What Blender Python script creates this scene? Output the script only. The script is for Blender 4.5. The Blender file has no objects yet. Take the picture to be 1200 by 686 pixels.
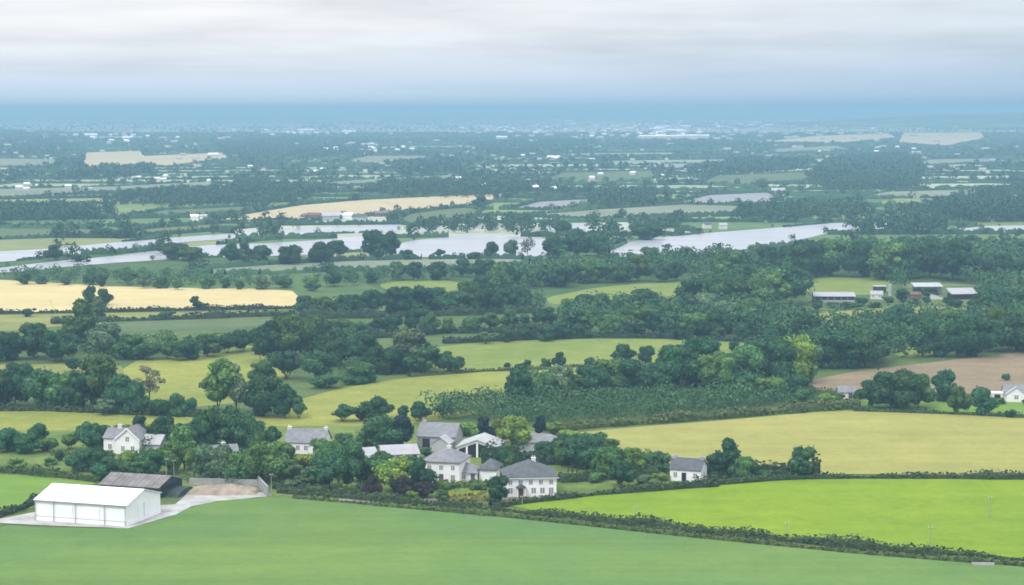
import bpy, math, random
import numpy as np
from mathutils import Vector, Matrix

random.seed(11)
rng = np.random.default_rng(11)
R = math.radians
scene = bpy.context.scene
COL = scene.collection

# ------------------------------------------------------------------ camera
CAM_H = 80.0
F = 2400.0                    # focal length in photo pixels (photo 1200 x 686)
HORIZON = 126.0
PITCH = math.atan((343 - HORIZON) / F)
cp, sp = math.cos(PITCH), math.sin(PITCH)


def G(px, py, z=0.0):
    """the ground point seen at a pixel of the photograph"""
    u, v = (px - 600) / F, (343 - py) / F
    dx, dy, dz = u, cp + v * sp, -sp + v * cp
    t = (z - CAM_H) / dz
    return Vector((dx * t, dy * t, z))


def P(x, y, z=0.0):
    """pixel of a world point (arrays allowed)"""
    zz = z - CAM_H
    dep = y * cp - zz * sp
    up = y * sp + zz * cp
    return 600 + F * x / dep, 343 - F * up / dep


def mpp(px, py):
    """metres per photo pixel at the ground point under a pixel"""
    g = G(px, py)
    return (g.y * cp + CAM_H * sp) / F


cam_d = bpy.data.cameras.new('camera')
cam = bpy.data.objects.new('camera', cam_d)
COL.objects.link(cam)
cam.location = (0, 0, CAM_H)
cam.rotation_euler = (R(90) - PITCH, 0, 0)
cam_d.sensor_width = 36
cam_d.lens = 36 * F / 1200
cam_d.clip_start = 1
cam_d.clip_end = 80000
scene.camera = cam

# ------------------------------------------------------------------ helpers


def tag(o, label=None, cat=None, group=None, kind=None):
    if label:
        o['label'] = label
    if cat:
        o['category'] = cat
    if group:
        o['group'] = group
    if kind:
        o['kind'] = kind
    return o


def empty(name, loc=(0, 0, 0), rz=0.0):
    o = bpy.data.objects.new(name, None)
    COL.objects.link(o)
    o.location = loc
    o.rotation_euler = (0, 0, rz)
    return o


def link(name, me, parent=None):
    o = bpy.data.objects.new(name, me)
    COL.objects.link(o)
    if parent is not None:
        o.parent = parent
    return o


def mesh_np(name, verts, quads, mat, smooth=False):
    verts = np.asarray(verts, np.float32)
    quads = np.asarray(quads, np.int32)
    k = quads.shape[1]
    me = bpy.data.meshes.new(name)
    me.vertices.add(len(verts))
    me.vertices.foreach_set('co', verts.ravel())
    me.loops.add(quads.size)
    me.loops.foreach_set('vertex_index', quads.ravel())
    me.polygons.add(len(quads))
    me.polygons.foreach_set('loop_start', np.arange(0, quads.size, k, dtype=np.int32))
    me.materials.append(mat)
    me.update(calc_edges=True)
    me.validate()
    return me


class MB:
    """collects solid pieces and links them as one mesh object"""

    def __init__(self):
        self.v, self.f = [], []

    def add(self, vs, fs):
        b = len(self.v)
        self.v += [tuple(p) for p in vs]
        self.f += [tuple(b + i for i in f) for f in fs]
        return self

    def box(self, x0, x1, y0, y1, z0, z1):
        vs = [(x0, y0, z0), (x1, y0, z0), (x1, y1, z0), (x0, y1, z0), (x0, y0, z1), (x1, y0, z1), (x1, y1, z1), (x0, y1, z1)]
        return self.add(vs, [(0, 3, 2, 1), (4, 5, 6, 7), (0, 1, 5, 4), (1, 2, 6, 5), (2, 3, 7, 6), (3, 0, 4, 7)])

    def prism(self, poly, axis, a, b):
        """poly: list of 2D points; axis 'x': poly in (y,z); axis 'y': poly in (x,z); axis 'z': poly in (x,y)"""
        n = len(poly)

        def mk(p, t):
            return {'x': (t, p[0], p[1]), 'y': (p[0], t, p[1]), 'z': (p[0], p[1], t)}[axis]
        vs = [mk(p, a) for p in poly] + [mk(p, b) for p in poly]
        fs = [tuple(range(n)), tuple(range(2 * n - 1, n - 1, -1))]
        fs += [(i, i + n, (i + 1) % n + n, (i + 1) % n) for i in range(n)]
        return self.add(vs, fs)

    def tube(self, p0, p1, r0, r1, n=7):
        p0, p1 = Vector(p0), Vector(p1)
        d = (p1 - p0).normalized()
        a = d.orthogonal().normalized()
        b = d.cross(a)
        vs = []
        for p, r in ((p0, r0), (p1, r1)):
            for i in range(n):
                t = 2 * math.pi * i / n
                vs.append(p + a * math.cos(t) * r + b * math.sin(t) * r)
        fs = [(i, (i + 1) % n, (i + 1) % n + n, i + n) for i in range(n)]
        fs += [tuple(range(n))[::-1], tuple(range(n, 2 * n))]
        return self.add(vs, fs)

    def build(self, name, mat, parent=None, fix=True):
        me = bpy.data.meshes.new(name)
        me.from_pydata(self.v, [], self.f)
        me.materials.append(mat)
        if fix:
            import bmesh
            bm = bmesh.new()
            bm.from_mesh(me)
            bmesh.ops.recalc_face_normals(bm, faces=bm.faces)
            bm.to_mesh(me)
            bm.free()
        me.update()
        return link(name, me, parent)


# ------------------------------------------------------------------ materials


def new_mat(name):
    m = bpy.data.materials.new(name)
    m.use_nodes = True
    nt = m.node_tree
    return m, nt, nt.nodes['Principled BSDF']


def nd(nt, t, **kw):
    n = nt.nodes.new(t)
    for k, v in kw.items():
        if k in n.inputs:
            n.inputs[k].default_value = v
        else:
            setattr(n, k, v)
    return n


def ramp(nt, fac, stops):
    r = nt.nodes.new('ShaderNodeValToRGB')
    e = r.color_ramp.elements
    while len(e) < len(stops):
        e.new(0.5)
    for el, (p, c) in zip(e, stops):
        el.position = p
        el.color = (*c, 1)
    nt.links.new(fac, r.inputs['Fac'])
    return r.outputs['Color']


def coords(nt, scale=(1, 1, 1), rot=0.0):
    tc = nt.nodes.new('ShaderNodeTexCoord')
    mp = nt.nodes.new('ShaderNodeMapping')
    mp.inputs['Scale'].default_value = scale
    mp.inputs['Rotation'].default_value = (0, 0, rot)
    nt.links.new(tc.outputs['Object'], mp.inputs['Vector'])
    return mp.outputs['Vector']


def noise(nt, vec, scale, detail=3, rough=0.55):
    n = nd(nt, 'ShaderNodeTexNoise', Scale=scale, Detail=detail, Roughness=rough)
    nt.links.new(vec, n.inputs['Vector'])
    return n.outputs['Fac']


def mixc(nt, fac, a, b, mode='MIX'):
    m = nt.nodes.new('ShaderNodeMix')
    m.data_type = 'RGBA'
    m.blend_type = mode
    for s, v in ((0, fac), (6, a), (7, b)):
        if hasattr(v, 'is_linked') or hasattr(v, 'links'):
            nt.links.new(v, m.inputs[s])
        elif s == 0:
            m.inputs[s].default_value = v
        else:
            m.inputs[s].default_value = (*v, 1)
    return m.outputs[2]


def mul(c, k):
    return tuple(min(1, x * k) for x in c)


def surface(name, c, var=0.25, scale=0.6, rough=0.8, spec=0.2, detail=4):
    m, nt, b = new_mat(name)
    v = coords(nt)
    col = ramp(nt, noise(nt, v, scale, detail), [(0.3, mul(c, 1 - var)), (0.7, mul(c, 1 + var))])
    nt.links.new(col, b.inputs['Base Color'])
    b.inputs['Roughness'].default_value = rough
    b.inputs['Specular IOR Level'].default_value = spec
    return m


K_FIELD = 0.60


def field_mat(name, c, c2=None, rot=0.0, stripe=0.0, stripe_w=0.05, patch=0.02, var=0.16, grain=0.18):
    """crop or grass: broad patches, sowing / mowing bands, fine grain"""
    m, nt, b = new_mat(name)
    c2 = mul(c2 or mul(c, 1 - var), K_FIELD)
    c = mul(c, K_FIELD)
    big = noise(nt, coords(nt, (1, 1, 1), rot), patch, 4, 0.6)
    col = ramp(nt, big, [(0.36, c2), (0.62, c)])
    if stripe:
        st = noise(nt, coords(nt, (stripe_w * 0.035, stripe_w, 1), rot), 3.0, 3, 0.6)
        sc = ramp(nt, st, [(0.36, (1 - stripe,) * 3), (0.64, (1 + stripe,) * 3)])
        col = mixc(nt, 1.0, col, sc, 'MULTIPLY')
    mid = noise(nt, coords(nt, (1, 1, 1), rot), 0.11, 4, 0.7)
    mc = ramp(nt, mid, [(0.32, (1 - grain * 0.9, 1 - grain * 0.7, 1 - grain * 0.6)), (0.68, (1 + grain * 0.8, 1 + grain * 0.6, 1 + grain * 0.5))])
    col = mixc(nt, 1.0, col, mc, 'MULTIPLY')
    fine = noise(nt, coords(nt), 0.55, 5, 0.75)
    fc = ramp(nt, fine, [(0.3, (1 - grain,) * 3), (0.7, (1 + grain * 0.7,) * 3)])
    col = mixc(nt, 1.0, col, fc, 'MULTIPLY')
    nt.links.new(col, b.inputs['Base Color'])
    b.inputs['Roughness'].default_value = 0.95
    b.inputs['Specular IOR Level'].default_value = 0.08
    return m


def foliage_mat(name, translucent=0.18):
    m, nt, b = new_mat(name)
    oi = nt.nodes.new('ShaderNodeObjectInfo')
    geo = nt.nodes.new('ShaderNodeNewGeometry')
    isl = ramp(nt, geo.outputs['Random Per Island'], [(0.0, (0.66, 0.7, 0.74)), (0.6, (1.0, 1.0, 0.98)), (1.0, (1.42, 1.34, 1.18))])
    big = ramp(nt, noise(nt, coords(nt), 5.0, 3), [(0.34, (0.55, 0.64, 0.78)), (0.66, (1.5, 1.38, 1.12))])  # leaf tone variation that also paints lit and shaded clumps into the colour
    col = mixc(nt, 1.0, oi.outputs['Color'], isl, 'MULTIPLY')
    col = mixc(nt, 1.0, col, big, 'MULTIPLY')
    nt.links.new(col, b.inputs['Base Color'])
    b.inputs['Roughness'].default_value = 0.75
    b.inputs['Specular IOR Level'].default_value = 0.12
    tr = nt.nodes.new('ShaderNodeBsdfTranslucent')
    nt.links.new(col, tr.inputs['Color'])
    mx = nt.nodes.new('ShaderNodeMixShader')
    mx.inputs[0].default_value = translucent
    nt.links.new(b.outputs[0], mx.inputs[1])
    nt.links.new(tr.outputs[0], mx.inputs[2])
    nt.links.new(mx.outputs[0], nt.nodes['Material Output'].inputs['Surface'])
    return m


def wide_foliage_mat(name, stops, scale):
    """far woodland: each stand of trees its own green"""
    m, nt, b = new_mat(name)
    n = noise(nt, coords(nt), scale, 2)
    geo = nt.nodes.new('ShaderNodeNewGeometry')
    isl = ramp(nt, geo.outputs['Random Per Island'], [(0.0, (0.7, 0.7, 0.72)), (1.0, (1.35, 1.3, 1.2))])
    col = mixc(nt, 1.0, ramp(nt, n, stops), isl, 'MULTIPLY')
    nt.links.new(col, b.inputs['Base Color'])
    b.inputs['Roughness'].default_value = 0.8
    b.inputs['Specular IOR Level'].default_value = 0.1
    return m


M = {}
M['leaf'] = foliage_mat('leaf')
M['bark'] = surface('bark', (0.07, 0.055, 0.04), 0.3, 3)
M['white_wall'] = surface('white_wall', (0.76, 0.755, 0.75), 0.09, 0.4)
M['cream_wall'] = surface('cream_wall', (0.62, 0.6, 0.55), 0.08, 0.5)
M['grey_wall'] = surface('grey_wall', (0.36, 0.37, 0.38), 0.15, 0.5)
M['slate'] = surface('slate', (0.085, 0.095, 0.105), 0.22, 0.9)
M['pale_slate'] = surface('pale_slate', (0.18, 0.183, 0.195), 0.2, 0.9)
M['tin'] = surface('tin', (0.33, 0.34, 0.35), 0.12, 0.4, 0.5, 0.4)
M['white_tin'] = surface('white_tin', (0.8, 0.8, 0.81), 0.03, 0.25, 0.5, 0.4)
M['lap_tin'] = surface('lap_tin', (0.21, 0.2, 0.195), 0.3, 0.5, 0.7)
M['pale_tin'] = surface('pale_tin', (0.30, 0.30, 0.32), 0.12, 0.4, 0.5, 0.4)
M['old_tin'] = surface('old_tin', (0.15, 0.14, 0.135), 0.3, 0.5, 0.7)
M['shed_panel'] = surface('shed_panel', (0.8, 0.8, 0.82), 0.04, 0.3, 0.55, 0.4)
M['shed_gable'] = surface('shed_gable', (0.8, 0.8, 0.82), 0.04, 0.3, 0.55, 0.4)
M['grey_metal'] = surface('grey_metal', (0.27, 0.27, 0.28), 0.1, 1.0, 0.5, 0.4)
M['dark'] = surface('dark_interior', (0.018, 0.02, 0.022), 0.3, 1.0)  # near-black: painted shade inside openings, also the colour of dark doors
M['dark_sheet'] = surface('dark_sheet', (0.03, 0.045, 0.045), 0.4, 0.5)
M['glass'] = surface('window_glass', (0.24, 0.25, 0.27), 0.2, 1.0, 0.12, 0.5)
M['white_paint'] = surface('white_paint', (0.8, 0.8, 0.8), 0.03, 1.0)
M['brick'] = surface('brick', (0.33, 0.2, 0.15), 0.25, 1.5)
M['concrete'] = surface('concrete', (0.36, 0.35, 0.33), 0.14, 0.12)
M['pale_concrete'] = surface('pale_concrete', (0.32, 0.32, 0.305), 0.25, 0.25)
M['stone_wall'] = surface('stone_wall', (0.28, 0.28, 0.27), 0.2, 0.7)
M['straw'] = surface('straw', (0.25, 0.205, 0.16), 0.3, 0.5)
M['timber'] = surface('timber', (0.27, 0.28, 0.24), 0.15, 2)
M['rust'] = surface('rust', (0.16, 0.09, 0.07), 0.25, 0.6)
M['gravel'] = surface('gravel', (0.2, 0.19, 0.16), 0.2, 0.3)

# ------------------------------------------------------------------ world: overcast daylight
SUN_EL, SUN_AZ = R(52), R(215)     # azimuth clockwise from +Y: behind the camera, to its left
w = bpy.data.worlds.new('World')
scene.world = w
w.use_nodes = True
nt = w.node_tree
nt.nodes.clear()
out = nt.nodes.new('ShaderNodeOutputWorld')
sky = nt.nodes.new('ShaderNodeTexSky')
sky.sky_type = 'NISHITA'
sky.sun_disc = False
sky.sun_elevation = SUN_EL
sky.sun_rotation = SUN_AZ
bg1 = nd(nt, 'ShaderNodeBackground', Strength=0.1)
nt.links.new(sky.outputs[0], bg1.inputs['Color'])
tc = nt.nodes.new('ShaderNodeTexCoord')
sx = nt.nodes.new('ShaderNodeSeparateXYZ')
nt.links.new(tc.outputs['Generated'], sx.inputs[0])


def mth(op, a, b=None, c=None):
    n = nt.nodes.new('ShaderNodeMath')
    n.operation = op
    for i, v in enumerate((a, b, c)):
        if v is None:
            continue
        if isinstance(v, (int, float)):
            n.inputs[i].default_value = v
        else:
            nt.links.new(v, n.inputs[i])
    return n.outputs[0]


zz = mth('MAXIMUM', sx.outputs['Z'], 0.0)
# grey-white deck: bluish at the rim, whitening upwards, brighter overhead
deck = ramp(nt, mth('MULTIPLY', zz, 8.0), [(0.0, (0.42, 0.63, 0.80)), (0.05, (0.58, 0.75, 0.92)), (0.11, (0.70, 0.81, 0.95)), (0.2, (0.80, 0.86, 0.95)), (0.32, (0.90, 0.90, 0.94))])
lum = mth('MULTIPLY_ADD', zz, 2.3, 1.02)
cx = nt.nodes.new('ShaderNodeCombineXYZ')
nt.links.new(mth('MULTIPLY', sx.outputs['X'], 9.0), cx.inputs[0])
nt.links.new(mth('MULTIPLY', sx.outputs['Y'], 3.0), cx.inputs[1])
nt.links.new(mth('MULTIPLY', sx.outputs['Z'], 85.0), cx.inputs[2])
streak = nd(nt, 'ShaderNodeTexNoise', Scale=1.0, Detail=4.0, Roughness=0.5)
nt.links.new(cx.outputs[0], streak.inputs['Vector'])
sc = ramp(nt, streak.outputs['Fac'], [(0.28, (0.79, 0.81, 0.83)), (0.48, (0.93, 0.94, 0.945)), (0.70, (1.03, 1.035, 1.03))])
low = ramp(nt, mth('MULTIPLY', zz, 20.0), [(0.1, (0, 0, 0)), (0.5, (1, 1, 1))])
cl = mixc(nt, low, (1, 1, 1), sc)
azr = ramp(nt, mth('MULTIPLY_ADD', sx.outputs['X'], 1.6, 0.5), [(0.32, (1, 1, 1)), (0.9, (0.66, 0.77, 0.86))])
azm = mixc(nt, ramp(nt, mth('MULTIPLY', zz, 5.0), [(0.0, (1, 1, 1)), (0.25, (0.7, 0.7, 0.7)), (0.7, (0, 0, 0))]), (1, 1, 1), azr)
skc = mixc(nt, 1.0, mixc(nt, 1.0, deck, cl, 'MULTIPLY'), azm, 'MULTIPLY')
bg2 = nt.nodes.new('ShaderNodeBackground')
nt.links.new(skc, bg2.inputs['Color'])
nt.links.new(lum, bg2.inputs['Strength'])
mx = nt.nodes.new('ShaderNodeMixShader')
mx.inputs[0].default_value = 0.88
nt.links.new(bg1.outputs[0], mx.inputs[1])
nt.links.new(bg2.outputs[0], mx.inputs[2])
nt.links.new(mx.outputs[0], out.inputs['Surface'])

sd = bpy.data.lights.new('sun', 'SUN')
sd.energy = 2.3
sd.angle = R(12)
sd.color = (1.0, 0.96, 0.9)
so = bpy.data.objects.new('sun', sd)
COL.objects.link(so)
tosun = Vector((math.sin(SUN_AZ) * math.cos(SUN_EL), math.cos(SUN_AZ) * math.cos(SUN_EL), math.sin(SUN_EL)))
so.rotation_euler = tosun.to_track_quat('Z', 'Y').to_euler()

# ------------------------------------------------------------------ haze
FARM_END = 13500.0
GX, GY0, GY1 = 9500.0, -600.0, 26000.0
HAZE_TOP = 86.0
hz = MB().box(-GX - 200, GX + 200, GY0 - 200, GY1 + 200, -1.0, HAZE_TOP)
hm = bpy.data.materials.new('haze')
hm.use_nodes = True
hm.node_tree.nodes.clear()
ho = hm.node_tree.nodes.new('ShaderNodeOutputMaterial')
pv = hm.node_tree.nodes.new('ShaderNodeVolumePrincipled')
pv.inputs['Color'].default_value = (0.315, 0.55, 0.715, 1)
pv.inputs['Density'].default_value = 0.00023
pv.inputs['Anisotropy'].default_value = 0.0
hm.node_tree.links.new(pv.outputs[0], ho.inputs['Volume'])
haze = hz.build('haze', hm)
tag(haze, 'blue summer haze lying over the whole plain', 'haze', kind='stuff')

# ------------------------------------------------------------------ ground sheet and hill
gm, gnt, gb = new_mat('open_country')
gv = coords(gnt)
vor = nd(gnt, 'ShaderNodeTexVoronoi', Scale=0.004)
gnt.links.new(gv, vor.inputs['Vector'])
sp_ = gnt.nodes.new('ShaderNodeSeparateColor')
gnt.links.new(vor.outputs['Color'], sp_.inputs[0])
gcol = ramp(gnt, sp_.outputs[0], [(0.0, (0.03, 0.065, 0.025)), (0.4, (0.07, 0.12, 0.04)), (0.7, (0.12, 0.16, 0.06)), (0.95, (0.24, 0.23, 0.12))])
gcol = mixc(gnt, 1.0, gcol, ramp(gnt, noise(gnt, gv, 0.05, 5, 0.7), [(0.3, (0.75,) * 3), (0.7, (1.2,) * 3)]), 'MULTIPLY')
gnt.links.new(gcol, gb.inputs['Base Color'])
gb.inputs['Roughness'].default_value = 0.95
gb.inputs['Specular IOR Level'].default_value = 0.05
g = MB()
g.add([(-GX, GY0, 0), (GX, GY0, 0), (GX, GY1, 0), (-GX, GY1, 0)], [(0, 1, 2, 3)])
ground = g.build('ground', gm, fix=False)
tag(ground, 'flat open farmland reaching to the hazy horizon', 'ground', kind='structure')

# low hill on the skyline
hv, hf = [], []
NX, NY = 90, 22
for j in range(NY + 1):
    for i in range(NX + 1):
        x = 600 + 4800 * i / NX
        y = 7600 + 3400 * j / NY
        e = min(1, i / 42) * min(1, (NX - i) / 12 + 0.0)
        e = e * e * (3 - 2 * e)
        f_ = math.sin(math.pi * j / NY) ** 1.3
        und = 0.86 + 0.10 * math.sin(x / 260.0) + 0.05 * math.sin(x / 97.0 + 1.3) + 0.05 * math.sin(y / 170.0)
        hv.append((x, y, -0.5 + 73 * e * f_ * und))
for j in range(NY):
    for i in range(NX):
        a = j * (NX + 1) + i
        hf.append((a, a + 1, a + NX + 2, a + NX + 1))
hill = MB().add(hv, hf).build('hill', gm, fix=False)
for p in hill.data.polygons:
    p.use_smooth = True
tag(hill, 'faint blue hill rising on the far skyline', 'hill', kind='structure')

# ------------------------------------------------------------------ named fields
LAYER = [0.02]
POLYS = []      # pixel polygons kept clear of far woodland


def smooth_poly(pts, n=4):
    """Chaikin rounding, keeps fields from looking cut with a ruler"""
    for _ in range(n):
        q = []
        for i in range(len(pts)):
            a, b = pts[i], pts[(i + 1) % len(pts)]
            q.append((a[0] * 0.8 + b[0] * 0.2, a[1] * 0.8 + b[1] * 0.2))
            q.append((a[0] * 0.2 + b[0] * 0.8, a[1] * 0.2 + b[1] * 0.8))
        pts = q
    return pts


def sheet(name, pts, mat, label, cat, clear=True, rounds=1, kind='structure'):
    q = smooth_poly(pts, rounds) if rounds else pts
    vs = [G(x, max(y, HORIZON + 8), 0) for x, y in q]
    z = LAYER[0]
    LAYER[0] += 0.005
    me = bpy.data.meshes.new(name)
    me.from_pydata([(v.x, v.y, z) for v in vs], [], [tuple(range(len(vs)))])
    me.materials.append(mat)
    import bmesh
    bm = bmesh.new()
    bm.from_mesh(me)
    bmesh.ops.triangulate(bm, faces=bm.faces)
    bm.normal_update()
    for f_ in bm.faces:
        if f_.normal.z < 0:
            f_.normal_flip()
    bm.to_mesh(me)
    bm.free()
    o = link(name, me)
    tag(o, label, cat, kind=kind)
    if clear:
        POLYS.append(np.array(q))
    return o


def inside(poly, x, y):
    x, y = np.asarray(x), np.asarray(y)
    r = np.zeros(x.shape, bool)
    n = len(poly)
    for i in range(n):
        x0, y0 = poly[i]
        x1, y1 = poly[(i + 1) % n]
        c = ((y0 > y) != (y1 > y)) & (x < (x1 - x0) * (y - y0) / (y1 - y0 + 1e-12) + x0)
        r ^= c
    return r


C_PAST = (0.235, 0.285, 0.085)
C_GREEN = (0.14, 0.26, 0.07)
C_WHEAT = (0.60, 0.47, 0.23)
M['pasture'] = field_mat('pasture', (0.37, 0.395, 0.085), (0.28, 0.335, 0.075), 0.3, 0.06, 0.04, 0.015)
M['pasture_pale'] = field_mat('pasture_pale', (0.34, 0.35, 0.11), (0.27, 0.30, 0.085), 0.2, 0.07, 0.04, 0.02)
M['pasture_green'] = field_mat('pasture_green', (0.285, 0.355, 0.085), (0.235, 0.31, 0.07), -0.2, 0.06, 0.04, 0.02)
M['near_crop'] = field_mat('near_crop', (0.185, 0.30, 0.072), (0.128, 0.262, 0.086), R(17), 0.10, 0.03, 0.011, grain=0.10)
M['left_crop'] = field_mat('left_crop', (0.215, 0.36, 0.06), (0.18, 0.325, 0.06), R(-5), 0.07, 0.06, 0.02, grain=0.10)
M['lime_grass'] = field_mat('lime_grass', (0.268, 0.396, 0.024), (0.232, 0.366, 0.028), R(4), 0.05, 0.05, 0.02, grain=0.14)
M['yellow_crop'] = field_mat('yellow_crop', (0.45, 0.435, 0.125), (0.395, 0.40, 0.115), R(-6), 0.06, 0.05, 0.02, grain=0.12)
M['brown_crop'] = field_mat('brown_crop', (0.36, 0.28, 0.17), (0.31, 0.245, 0.155), R(-4), 0.08, 0.06, 0.02)
M['wheat'] = field_mat('wheat', (0.80, 0.665, 0.33), (0.73, 0.61, 0.30), 0.05, 0.05, 0.04, 0.02, grain=0.1)
M['far_green'] = field_mat('far_green', (0.17, 0.23, 0.10), (0.14, 0.20, 0.09), 0.1, 0.06, 0.03, 0.01)
M['far_grey'] = field_mat('far_grey', (0.33, 0.36, 0.25), (0.26, 0.30, 0.20), 0.1, 0.06, 0.03, 0.01)
M['far_wheat'] = field_mat('far_wheat', (0.72, 0.60, 0.36), (0.66, 0.56, 0.35), 0.1, 0.06, 0.03, 0.01)
M['far_lilac'] = field_mat('far_lilac', (0.42, 0.42, 0.43), (0.36, 0.37, 0.38), 0.1, 0.06, 0.03, 0.01)
M['garden'] = field_mat('garden', (0.23, 0.31, 0.075), (0.15, 0.23, 0.06), 0.1, 0.0, 0.03, 0.06, grain=0.3)
M['verge'] = field_mat('verge', (0.22, 0.28, 0.09), (0.15, 0.2, 0.065), 0.1, 0.0, 0.03, 0.08, grain=0.3)
M['rough'] = field_mat('rough_pasture', (0.15, 0.22, 0.065), (0.10, 0.165, 0.055), 0.2, 0.05, 0.03, 0.02, grain=0.25)

# the broad meadow floor that the middle distance stands on
sheet('meadow', [(-900, 420), (-500, 372), (0, 366), (400, 352), (800, 345), (1300, 330), (1900, 330), (1900, 760), (-900, 760)], M['rough'],
      'rough green meadow between the hedges and woods', 'meadow', clear=False, rounds=0)
sheet('field', [(-500, 472), (0, 478), (100, 481), (240, 487), (350, 489), (445, 491), (420, 506), (200, 512), (60, 512), (0, 512), (-500, 520)], M['pasture'],
      'yellow green pasture strip behind the hamlet gardens', 'field')
sheet('field', [(325, 500), (345, 470), (400, 455), (470, 444), (540, 436), (610, 433), (760, 415), (900, 405), (800, 440), (640, 455), (600, 470), (560, 486), (450, 500)], M['pasture'],
      'large pale pasture sweeping through the middle of the plain', 'field')
sheet('field', [(500, 408), (560, 402), (640, 398), (760, 397), (870, 402), (900, 410), (800, 430), (690, 436), (560, 436), (520, 436), (490, 420)], M['pasture_green'],
      'smooth green pasture below the long tree belt', 'field')
sheet('field', [(140, 425), (240, 415), (330, 408), (345, 430), (300, 470), (200, 480), (150, 470)], M['pasture'],
      'small pasture showing between dark tree clumps', 'field')
sheet('field', [(-300, 425), (0, 428), (140, 426), (150, 445), (0, 452), (-300, 450)], M['pasture_pale'],
      'pale pasture glimpsed between two tree rows on the left', 'field')
sheet('field', [(230, 408), (300, 404), (330, 412), (250, 424)], M['pasture_green'], 'little green paddock among trees', 'field')
sheet('field', [(-300, 320), (0, 328), (50, 331), (150, 337), (340, 339), (352, 350), (345, 361), (130, 364), (0, 367), (-300, 372)], M['wheat'],
      'ripe golden wheat field with a rounded right end', 'field')
sheet('field', [(-300, 376), (0, 370), (130, 367), (345, 364), (345, 372), (130, 376), (0, 390), (-300, 392)], M['pasture_pale'],
      'narrow pale strip in front of the golden wheat', 'field')
sheet('field', [(120, 380), (180, 376), (320, 373), (335, 381), (250, 386), (130, 389)], M['far_green'],
      'narrow blue green field in front of the wheat strip', 'field')
sheet('field', [(635, 350), (700, 337), (760, 332), (810, 331), (808, 345), (730, 353), (650, 358)], M['pasture_green'],
      'light green clearing inside the wood', 'field')
sheet('field', [(940, 330), (960, 326), (1045, 324), (1045, 345), (950, 348)], M['pasture_green'],
      'bright green paddock behind the long farm shed', 'field')
sheet('field', [(440, 334), (470, 329), (535, 329), (545, 340), (470, 347)], M['pasture_green'],
      'small green field right of the golden wheat', 'field')
sheet('field', [(210, 318), (340, 309), (440, 305), (600, 303), (640, 308), (560, 317), (400, 318), (280, 323)], M['far_grey'],
      'grey green meadow in front of the white lake', 'field')
sheet('field', [(905, 384), (950, 368), (1060, 359), (1165, 361), (1168, 369), (1050, 374), (960, 384)], M['pasture_pale'],
      'rough pale strip in front of the farm sheds', 'field')
sheet('field', [(1045, 418), (1070, 404), (1100, 402), (1090, 420)], M['pasture_green'], 'scrap of green pasture above the brown field', 'field')
sheet('field', [(940, 448), (1000, 436), (1100, 424), (1200, 413), (1500, 390), (1500, 466), (1200, 462), (1100, 462), (1000, 462), (955, 458)], M['brown_crop'],
      'brown tilled field at the right edge', 'field')
sheet('field', [(930, 478), (1000, 470), (1100, 466), (1200, 470), (1500, 474), (1500, 498), (1200, 490), (1050, 484), (950, 486)], M['left_crop'],
      'bright green strip between brown and yellow fields', 'field')
sheet('field', [(640, 512), (700, 505), (770, 499), (850, 493), (950, 484), (1000, 482), (1200, 490), (1500, 500), (1500, 562), (1200, 558), (960, 556), (880, 556), (800, 558), (740, 545), (690, 525)], M['yellow_crop'],
      'pale yellow barley field', 'field', rounds=1)
sheet('field', [(-400, 535), (0, 555), (60, 559), (120, 566), (80, 575), (45, 594), (0, 607), (-400, 690)], M['left_crop'],
      'bright green field left of the white shed', 'field', rounds=1)
sheet('garden', [(-200, 505), (100, 505), (300, 500), (480, 500), (640, 505), (760, 540), (840, 560), (700, 580), (600, 592), (520, 600), (420, 592), (330, 586), (220, 575), (120, 568), (0, 556), (-200, 548)], M['garden'],
      'patchy garden ground around the hamlet houses', 'garden', rounds=1)
sheet('field', [(590, 592), (650, 586), (700, 581), (800, 573), (900, 565), (960, 562), (1200, 562), (1500, 563), (1500, 700), (1200, 658), (1100, 650), (1000, 641), (900, 631), (800, 620), (700, 609), (630, 600)], M['lime_grass'],
      'vivid lime green grass field', 'field', rounds=1)
sheet('field', [(-400, 690), (0, 616), (60, 620), (148, 620), (205, 605), (225, 594), (255, 588), (290, 585), (330, 583), (420, 592), (520, 601), (600, 608), (700, 619), (800, 630), (900, 640), (1000, 650), (1100, 658), (1200, 665), (1500, 700), (1800, 1100), (-600, 1100)], M['near_crop'],
      'large smooth green crop field with faint drill bands', 'field', rounds=1)
sheet('verge', [(325, 583), (420, 592), (520, 600), (600, 607), (700, 618), (800, 628), (900, 638), (1000, 648), (1100, 656), (1200, 663), (1500, 697), (1500, 690), (1200, 657), (1100, 650), (1000, 641), (900, 631), (800, 620), (700, 610), (600, 598), (520, 592), (420, 585), (330, 579)], M['verge'],
      'rough grass verge along the near boundary hedge', 'verge', rounds=0)
sheet('yard', [(-60, 622), (0, 609), (45, 600), (205, 592), (222, 578), (316, 578), (318, 582), (290, 585), (255, 588), (225, 594), (206, 604), (150, 620), (60, 617), (0, 614)], M['pale_concrete'],
      'pale concrete yard around the white shed', 'yard', rounds=0)
sheet('lane', [(395, 585), (470, 586), (560, 583), (600, 584), (640, 583), (640, 587), (600, 590), (560, 589), (470, 591), (395, 589)], M['gravel'],
      'pale gravel lane behind the boundary hedge', 'lane', rounds=1)

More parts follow.
